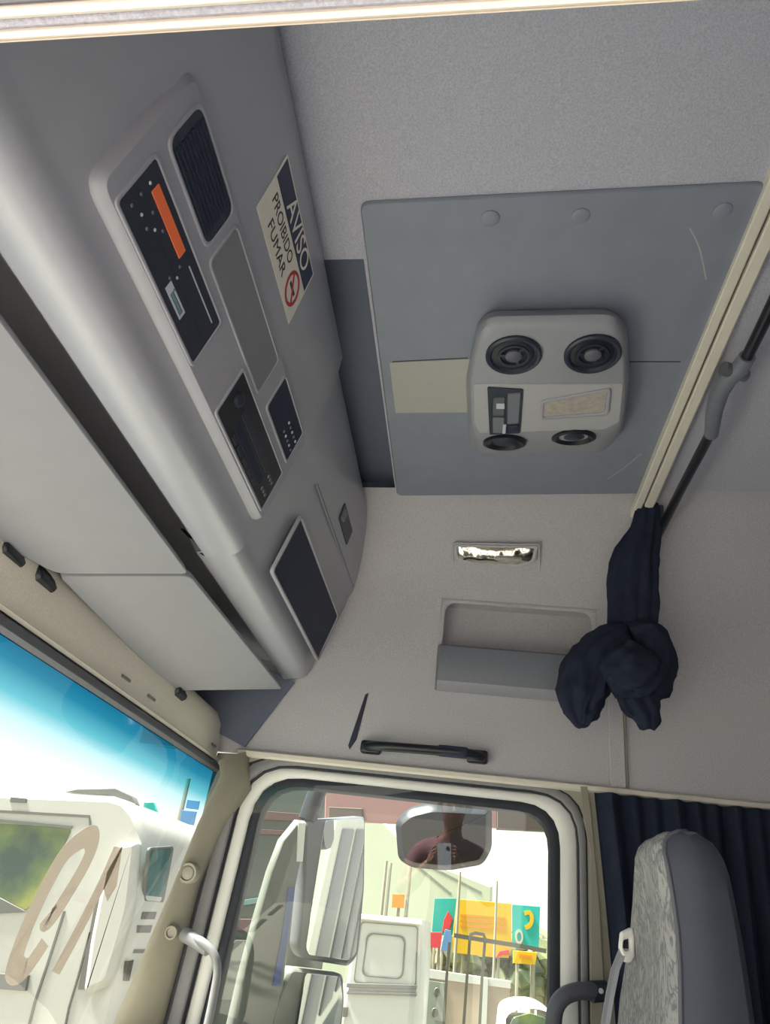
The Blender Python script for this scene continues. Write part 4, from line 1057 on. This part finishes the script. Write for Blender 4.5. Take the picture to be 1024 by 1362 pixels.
# boundary wall, gate, mural boards, hedge
bw = empty('boundary_wall', 'plastered boundary wall with a cream coping behind the white van', 'wall', (13, -.3, -1.15))
pxslab('wall', 13, [(550, 1296), (678, 1314), (674, 1560), (520, 1560)], M['plaster'], bw, depth=.2, h0=-.2)
pxslab('coping', 13, [(548, 1286), (679, 1305), (679, 1315), (548, 1298)], M['truckwhite'], bw, depth=.12, h0=-.1)
pxslab('grey_panel', 13, [(556, 1302), (592, 1307), (588, 1420), (548, 1420)], M['greypl'], bw, depth=.03)
for q in ((581, 1319), (578, 1346)):
    P13 = XP(13); a, b = P13.px(*q); slab('bolt', P13, ellipse(a, b, .045, .06, 10), .05, M['iron'], bw, h0=.02, bevel=.01)
pxslab('white_post', 13, [(642, 1300), (649, 1301), (645, 1420), (637, 1420)], M['truckwhite'], bw, depth=.08)
settle(bw)
gt = empty('iron_gate', 'thin dark iron gate with a raised arch in front of the yellow mural', 'gate', (11, -.2, -1.15))
for l in ([(598, 1253), (594, 1300), (588, 1400)], [(625, 1247), (621, 1300), (614, 1400)], [(645, 1250), (641, 1300), (636, 1400)]):
    pxline('bar', 11, l, .035, M['iron'], gt, depth=.03)
pxline('top_rail', 11, [(604, 1244), (640, 1250), (690, 1258), (726, 1265)], .05, M['iron'], gt, h=.01, depth=.03)
pxline('arch', 11, [(625, 1250), (626, 1243), (632, 1241), (643, 1243), (646, 1252)], .04, M['iron'], gt, h=.02, depth=.03)
settle(gt)
def board(name, D, pts, m, label, group='mural boards along the far fence'):
    r = empty(name, label, 'board', XP(D).w(*XP(D).px(*pts[-1])), group); pxslab('board', D, pts, m, r, depth=.06)
    xs = [p[0] for p in pts]; ys = [p[1] for p in pts]
    for k in (.2, .8): ground_post('post', D, min(xs) + (max(xs) - min(xs)) * k, (min(ys) + max(ys)) / 2, .05, r)
    return r
b = board('mural_board', 16.2, [(578, 1195), (607, 1195), (602, 1244), (574, 1244)], M['teal'], 'small teal mural board at the left of the yellow one')
pxslab('painted_figure', 16.2, [(596, 1212), (602, 1222), (598, 1236), (588, 1240), (590, 1224)], M['mred'], b, depth=.02, h0=.06); settle(b)
b = board('mural_board', 15.6, [(571, 1240), (588, 1240), (586, 1261), (571, 1260)], M['mred'], 'small red mural board beside the blue one'); settle(b)
b = board('mural_board', 15.8, [(592, 1236), (600, 1238), (600, 1266), (586, 1264)], M['mblue'], 'narrow pale blue mural board beside the red one'); settle(b)
b = board('mural_board', 16, [(610, 1196), (680, 1202), (680, 1262), (676, 1274), (655, 1273), (602, 1267), (603, 1234)], M['yellow'], 'large yellow mural board with rows of orange lettering behind the gate')
for y in (1217, 1224, 1231):
    pxline('lettering_row', 16, [(612, y), (640, y + 2), (672, y + 5)], .035, M['morange'], b, h=.06)
pxslab('painted_figure', 16, [(659, 1274), (664, 1265), (676, 1263), (678, 1270), (668, 1270)], M['mred'], b, depth=.02, h0=.06); settle(b)
b = board('mural_board', 16, [(681, 1203), (718, 1206), (716, 1260), (681, 1256)], M['teal'], 'tall teal mural board with yellow crescent right of the yellow one')
P16 = XP(16); a_, b_ = P16.px(703, 1224); a2, b2 = P16.px(698, 1224)
ribbon('painted_crescent', P16, P16.pxs([(697, 1215), (704, 1214), (707, 1222), (704, 1231), (698, 1234)]), .07, M['yellow'], b, .06, .02, 4)
ringslab('painted_ring', P16, ellipse(*P16.px(690, 1246), .075, .12, 16), ellipse(*P16.px(690, 1246), .04, .075, 16), .02, M['palewh'], b, h0=.06); settle(b)
b = board('mural_board', 15.7, [(682, 1264), (714, 1267), (711, 1283), (682, 1281)], M['yellow'], 'small yellow mural board below the teal crescent one')
pxline('lettering_row', 15.7, [(690, 1271), (706, 1273)], .05, M['morange'], b, h=.06); settle(b)
os_ = empty('orange_sign', 'small square orange sign on thin posts left of the mural boards', 'sign', XP(14).w(*XP(14).px(540, 1216)))
pxslab('board', 14, [(522, 1189), (538, 1190), (537, 1208), (521, 1207)], M['morange'], os_, depth=.05)
ground_post('post', 14, 531, 1195, .05, os_); ground_post('post', 14, 546, 1145, .06, os_); settle(os_)
def pole(D, pts, w, label):
    p = XP(D).w(*XP(D).px(*pts[0])); o = tube('utility_pole', [(D, p.y, -1.15), (D, p.y, .5), (D, p.y, p.z)], [w * .6, w * .5, w * .4], M['pole'], None, 10); tag(o, label, 'pole')
pole(15, [(514, 1145), (508, 1190), (502, 1260)], .07, 'left one of two thin poles close together near the white van roof')
pole(15, [(520, 1148), (514, 1190), (508, 1260)], .06, 'right one of two thin poles close together near the white van roof')
pole(15.5, [(612, 1160), (609, 1190), (602, 1280)], .06, 'thin pole at the left edge of the yellow mural board')
pole(15.5, [(661, 1172), (659, 1205), (652, 1300)], .05, 'thin pole in front of the right part of the yellow mural board')
hg = empty('hedge', 'pale dusty hedge below the mural boards', 'hedge', (17, -1, -1.15))
bm = bmesh.new(); rnd = random.Random(5)
for i in range(60):
    c = XP(17.5).w(*XP(17.5).px(rnd.uniform(560, 750), rnd.uniform(1256, 1330))) + V((rnd.uniform(0, .8), 0, 0))
    mm = Matrix.Translation(c) @ Matrix.Diagonal((rnd.uniform(.3, .5), rnd.uniform(.25, .5), rnd.uniform(.25, .45), 1))
    rt = bmesh.ops.create_icosphere(bm, subdivisions=2, radius=1, matrix=mm)
    for v in rt['verts']: v.co += V((rnd.uniform(-.07, .07), rnd.uniform(-.07, .07), rnd.uniform(-.07, .07)))
me = bpy.data.meshes.new('foliage'); bm.to_mesh(me); bm.free(); o = link('foliage', me, M['leaf'], hg); o['kind'] = 'stuff'; settle(hg)
# car roof low on the right
cr = empty('parked_car', 'pale car roof at the lower right of the far window', 'car', (10.5, -1, -1.15))
P10 = XP(10)
rows = []
for i, (dd, f) in enumerate(((0, .9), (.25, .97), (.9, 1.0), (1.5, .95), (1.8, .85))):
    row = []
    for j in range(13):
        s = j / 12 * math.pi; a, b = P10.px(704 - 36 * math.cos(s) * f, 1372 - 34 * (math.sin(s) ** .45) * f); row.append(P10.w(a, b, -dd))
    rows.append(row)
grid('roof', rows, M['truckwhite'], cr)
pxslab('windscreen', 9.98, [(674, 1372), (682, 1353), (704, 1347), (724, 1353), (734, 1372)], M['cabglass'], cr, depth=.02, r=.03)
pxslab('body', 10, [(672, 1366), (730, 1370), (728, 1450), (664, 1450)], M['truckwhite'], cr, depth=1.8, h0=-1.8, bevel=.06)
settle(cr)
# boards added to stand for reflection in the pane; pale warehouse far behind
aw = empty('reflection_boards', 'pink and brown boards standing for a reflection across the top of the far window', 'reflection_boards', XP(4).w(*XP(4).px(600, 1100)))
pxslab('pink_board', 4, [(436, 1030), (660, 1036), (660, 1102), (596, 1099), (520, 1096), (434, 1092)], M['reflpink'], aw, depth=.06)
pxslab('brown_board', 4, [(660, 1036), (790, 1046), (790, 1110), (660, 1104)], M['reflbrown'], aw, depth=.08)
pxslab('brown_patch', 4, [(440, 1076), (484, 1078), (484, 1094), (440, 1091)], M['reflbrown'], aw, depth=.02, h0=.06)
box('post', (4.0, -1.75, -1.15), (4.12, -1.63, 1.7), M['reflbrown'], aw, .01)
pxslab('brown_board', 4, [(790, 1046), (960, 1060), (960, 1120), (790, 1110)], M['reflbrown'], aw, depth=.08)
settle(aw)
wh = empty('warehouse', 'pale green warehouse with a sloping roof far behind the mural', 'building', (30, 3, -1.15))
pxslab('wall', 30, [(280, 1080), (500, 1082), (560, 1140), (655, 1178), (654, 1250), (640, 1420), (200, 1420)], M['palewh'], wh, depth=6, h0=-6, bevel=.1)
for l in ([(552, 1150), (600, 1190)], [(562, 1148), (640, 1188)]):
    pxline('roof_seam', 30, l, .09, M['greypl'], wh)
settle(wh)

# ------------------------------------------------------------------ the photographer at the open near door, seen only as a reflection
M['skin'] = mat('skin', srgb(196, 142, 120), .5, .06, 40)
M['shirt'] = mat('shirt_cloth', srgb(176, 128, 132), .9, .06, 60, .2, 300)
M['trousers'] = mat('trouser_cloth', srgb(60, 66, 84), .9, .06, 60)
M['hair'] = mat('hair', srgb(52, 42, 38), .7, .2, 120, .5, 200)
M['phone'] = mat('phone_back', srgb(196, 200, 206), .25, .02, 30)
def skinned(name, joints, edges, radii, m, parent, root=0, sub=2):
    me = bpy.data.meshes.new(name); me.from_pydata(joints, edges, []); o = bpy.data.objects.new(name, me); COL.objects.link(o)
    o.modifiers.new('skin', 'SKIN'); sb_ = o.modifiers.new('sub', 'SUBSURF'); sb_.levels = sub; sb_.render_levels = sub
    for i, v in enumerate(me.skin_vertices[0].data):
        r = radii[i]; v.radius = r if isinstance(r, tuple) else (r, r); v.use_root = (i == root)
    me2 = bpy.data.meshes.new_from_object(o.evaluated_get(bpy.context.evaluated_depsgraph_get()))
    bpy.data.objects.remove(o); me2.materials.clear()
    return link(name, me2, m, parent, True)
pe = empty('person', 'person in a pink shirt holding a phone at the open near door', 'person', (-.40, -.05, -.5))
J = [(-.42, -.05, .36), (-.42, -.05, .55), (-.41, -.05, .75), (-.38, -.05, .90), (-.345, -.05, .98), (-.32, -.05, 1.06), (-.30, -.05, 1.15), (-.31, -.05, 1.22),   # 0-7 spine, neck, head
     (-.39, .13, .88), (-.34, .22, .66), (-.13, .11, .80), (-.055, .075, .86),          # 8-11 left arm
     (-.39, -.23, .88), (-.34, -.30, .66), (-.13, -.15, .80), (-.055, -.09, .86),        # 12-15 right arm
     (-.42, .04, .30), (-.40, .06, -.05), (-.44, .06, -.40), (-.36, .06, -.46),          # 16-19 left leg
     (-.42, -.14, .30), (-.40, -.16, -.05), (-.44, -.16, -.40), (-.36, -.16, -.46)]
ED = [(0, 1), (1, 2), (2, 3), (3, 4), (4, 5), (5, 6), (6, 7), (3, 8), (8, 9), (9, 10), (10, 11), (3, 12), (12, 13), (13, 14), (14, 15), (0, 16), (16, 17), (17, 18), (18, 19), (0, 20), (20, 21), (21, 22), (22, 23)]
RA = [(.15, .11), (.145, .105), (.16, .11), (.13, .09), .055, .058, (.082, .098), (.074, .088), .062, .046, .034, .026, .062, .046, .034, .026, .085, .06, .045, .04, .085, .06, .045, .04]
body = skinned('body', J, ED, RA, M['skin'], pe)
def offset_copy(name, keep, off, m):
    """a garment grown from the body surface: the faces that pass keep, pushed out a little"""
    me = body.data.copy(); bm = bmesh.new(); bm.from_mesh(me); bm.normal_update()
    bmesh.ops.delete(bm, geom=[f for f in bm.faces if not keep(f.calc_center_median())], context='FACES')
    for v in bm.verts: v.co += v.normal * off
    bm.to_mesh(me); bm.free(); me.materials.clear(); me.materials.append(m)
    return link(name, me, m, pe, True)
offset_copy('shirt', lambda c: .34 < c.z < .965 and c.x < -.20, .010, M['shirt'])
offset_copy('trousers', lambda c: -.40 < c.z <= .36, .012, M['trousers'])
offset_copy('hair', lambda c: c.z > 1.16 + (c.x + .30) * 1.1 and c.z > 1.10, .010, M['hair'])
offset_copy('shoe', lambda c: c.z <= -.385, .016, M['black'])
HC = V((-.30, -.05, 1.15))
for sy in (-1, 1):
    e_ = lathe('eye', Plane(HC + V((.088, sy * .032, .010)), (0, 1, 0), (0, 0, 1)), 0, 0, [(.012, -.006), (.011, .002), (.006, .005)], M['ink'], pe, 12)
    tube('ear', [HC + V((-.005, sy * .088, .03)), HC + V((-.012, sy * .098, .005)), HC + V((-.005, sy * .090, -.025))], [.010, .016, .009], M['skin'], pe, 10)
tube('nose', [HC + V((.088, 0, .012)), HC + V((.104, 0, -.018)), HC + V((.094, 0, -.030))], [.008, .014, .010], M['skin'], pe, 10)
tube('mouth', [HC + V((.082, -.026, -.052)), HC + V((.091, 0, -.055)), HC + V((.082, .026, -.052))], [.004, .007, .004], M['red'], pe, 8)
def phone_pt(a, b, c=0.0): return CAM - back * 0 + right * a + up * b + back * (0.016 + c)
def hand(sy):
    w = V((-.055, .075 if sy > 0 else -.09, .86))
    edge = .048 * -sy          # right vector points to -Y
    palm = phone_pt(edge * 1.25, -.045, .022)
    js = [tuple(w), tuple(palm)]; es = [(0, 1)]; ra = [.026, (.030, .018)]
    def finger(pts, r):
        b0 = 1
        for i, p in enumerate(pts):
            js.append(tuple(p)); es.append((b0, len(js) - 1)); b0 = len(js) - 1; ra.append(r * (1 - .12 * i))
    for k, L in enumerate((.95, 1.0, .9, .75)):
        bb = .005 - .019 * k
        finger([phone_pt(edge * 1.42, bb - .012, .006), phone_pt(edge * 1.30, bb, -.004), phone_pt(edge * (1.30 - .38 * L), bb + .004, -.010 if False else -.006)], .0085)
    finger([phone_pt(edge * 1.25, -.025, .030), phone_pt(edge * .95, .0, .026)], .010)
    skinned('hand', js, es, ra, M['skin'], pe, 0, 2)
hand(1); hand(-1)
settle(pe)
ph_ = empty('phone', 'pale phone held up in both hands at the open near door', 'phone', CAM + back * .02)
pp = Plane(CAM + back * 0.016, right, up)
slab('case', Plane(CAM + back * .016, right, up), rect(-.037, .037, -.125, .03), .008, M['phone'], ph_, r=.010, h0=0.0, bevel=.002)
slab('screen', Plane(CAM + back * .016, right, up), rect(-.034, .034, -.120, .026), .0006, M['black'], ph_, r=.008, h0=0.008, bevel=.0002)
lathe('camera_ring', Plane(CAM + back * .016, -right, up), -.02, .0, [(.010, 0), (.010, .003), (.007, .003)], M['black'], ph_, 16)
settle(ph_)
stp = empty('cab_step', 'metal entry step below the open near door', 'step', (-.2, 0, -.58))
box('tread', (-.62, -.45, -.56), (.10, .40, -.515), M['greyrubber'], stp, .01)
for y in (-.40, .35): box('bracket', (-.55, y - .02, -1.15), (-.50, y + .02, -.56), M['greyrubber'], stp, .004)
box('riser', (.08, -.45, -1.15), (.12, .40, -.10), M['midgrey'], stp, .01)
settle(stp)
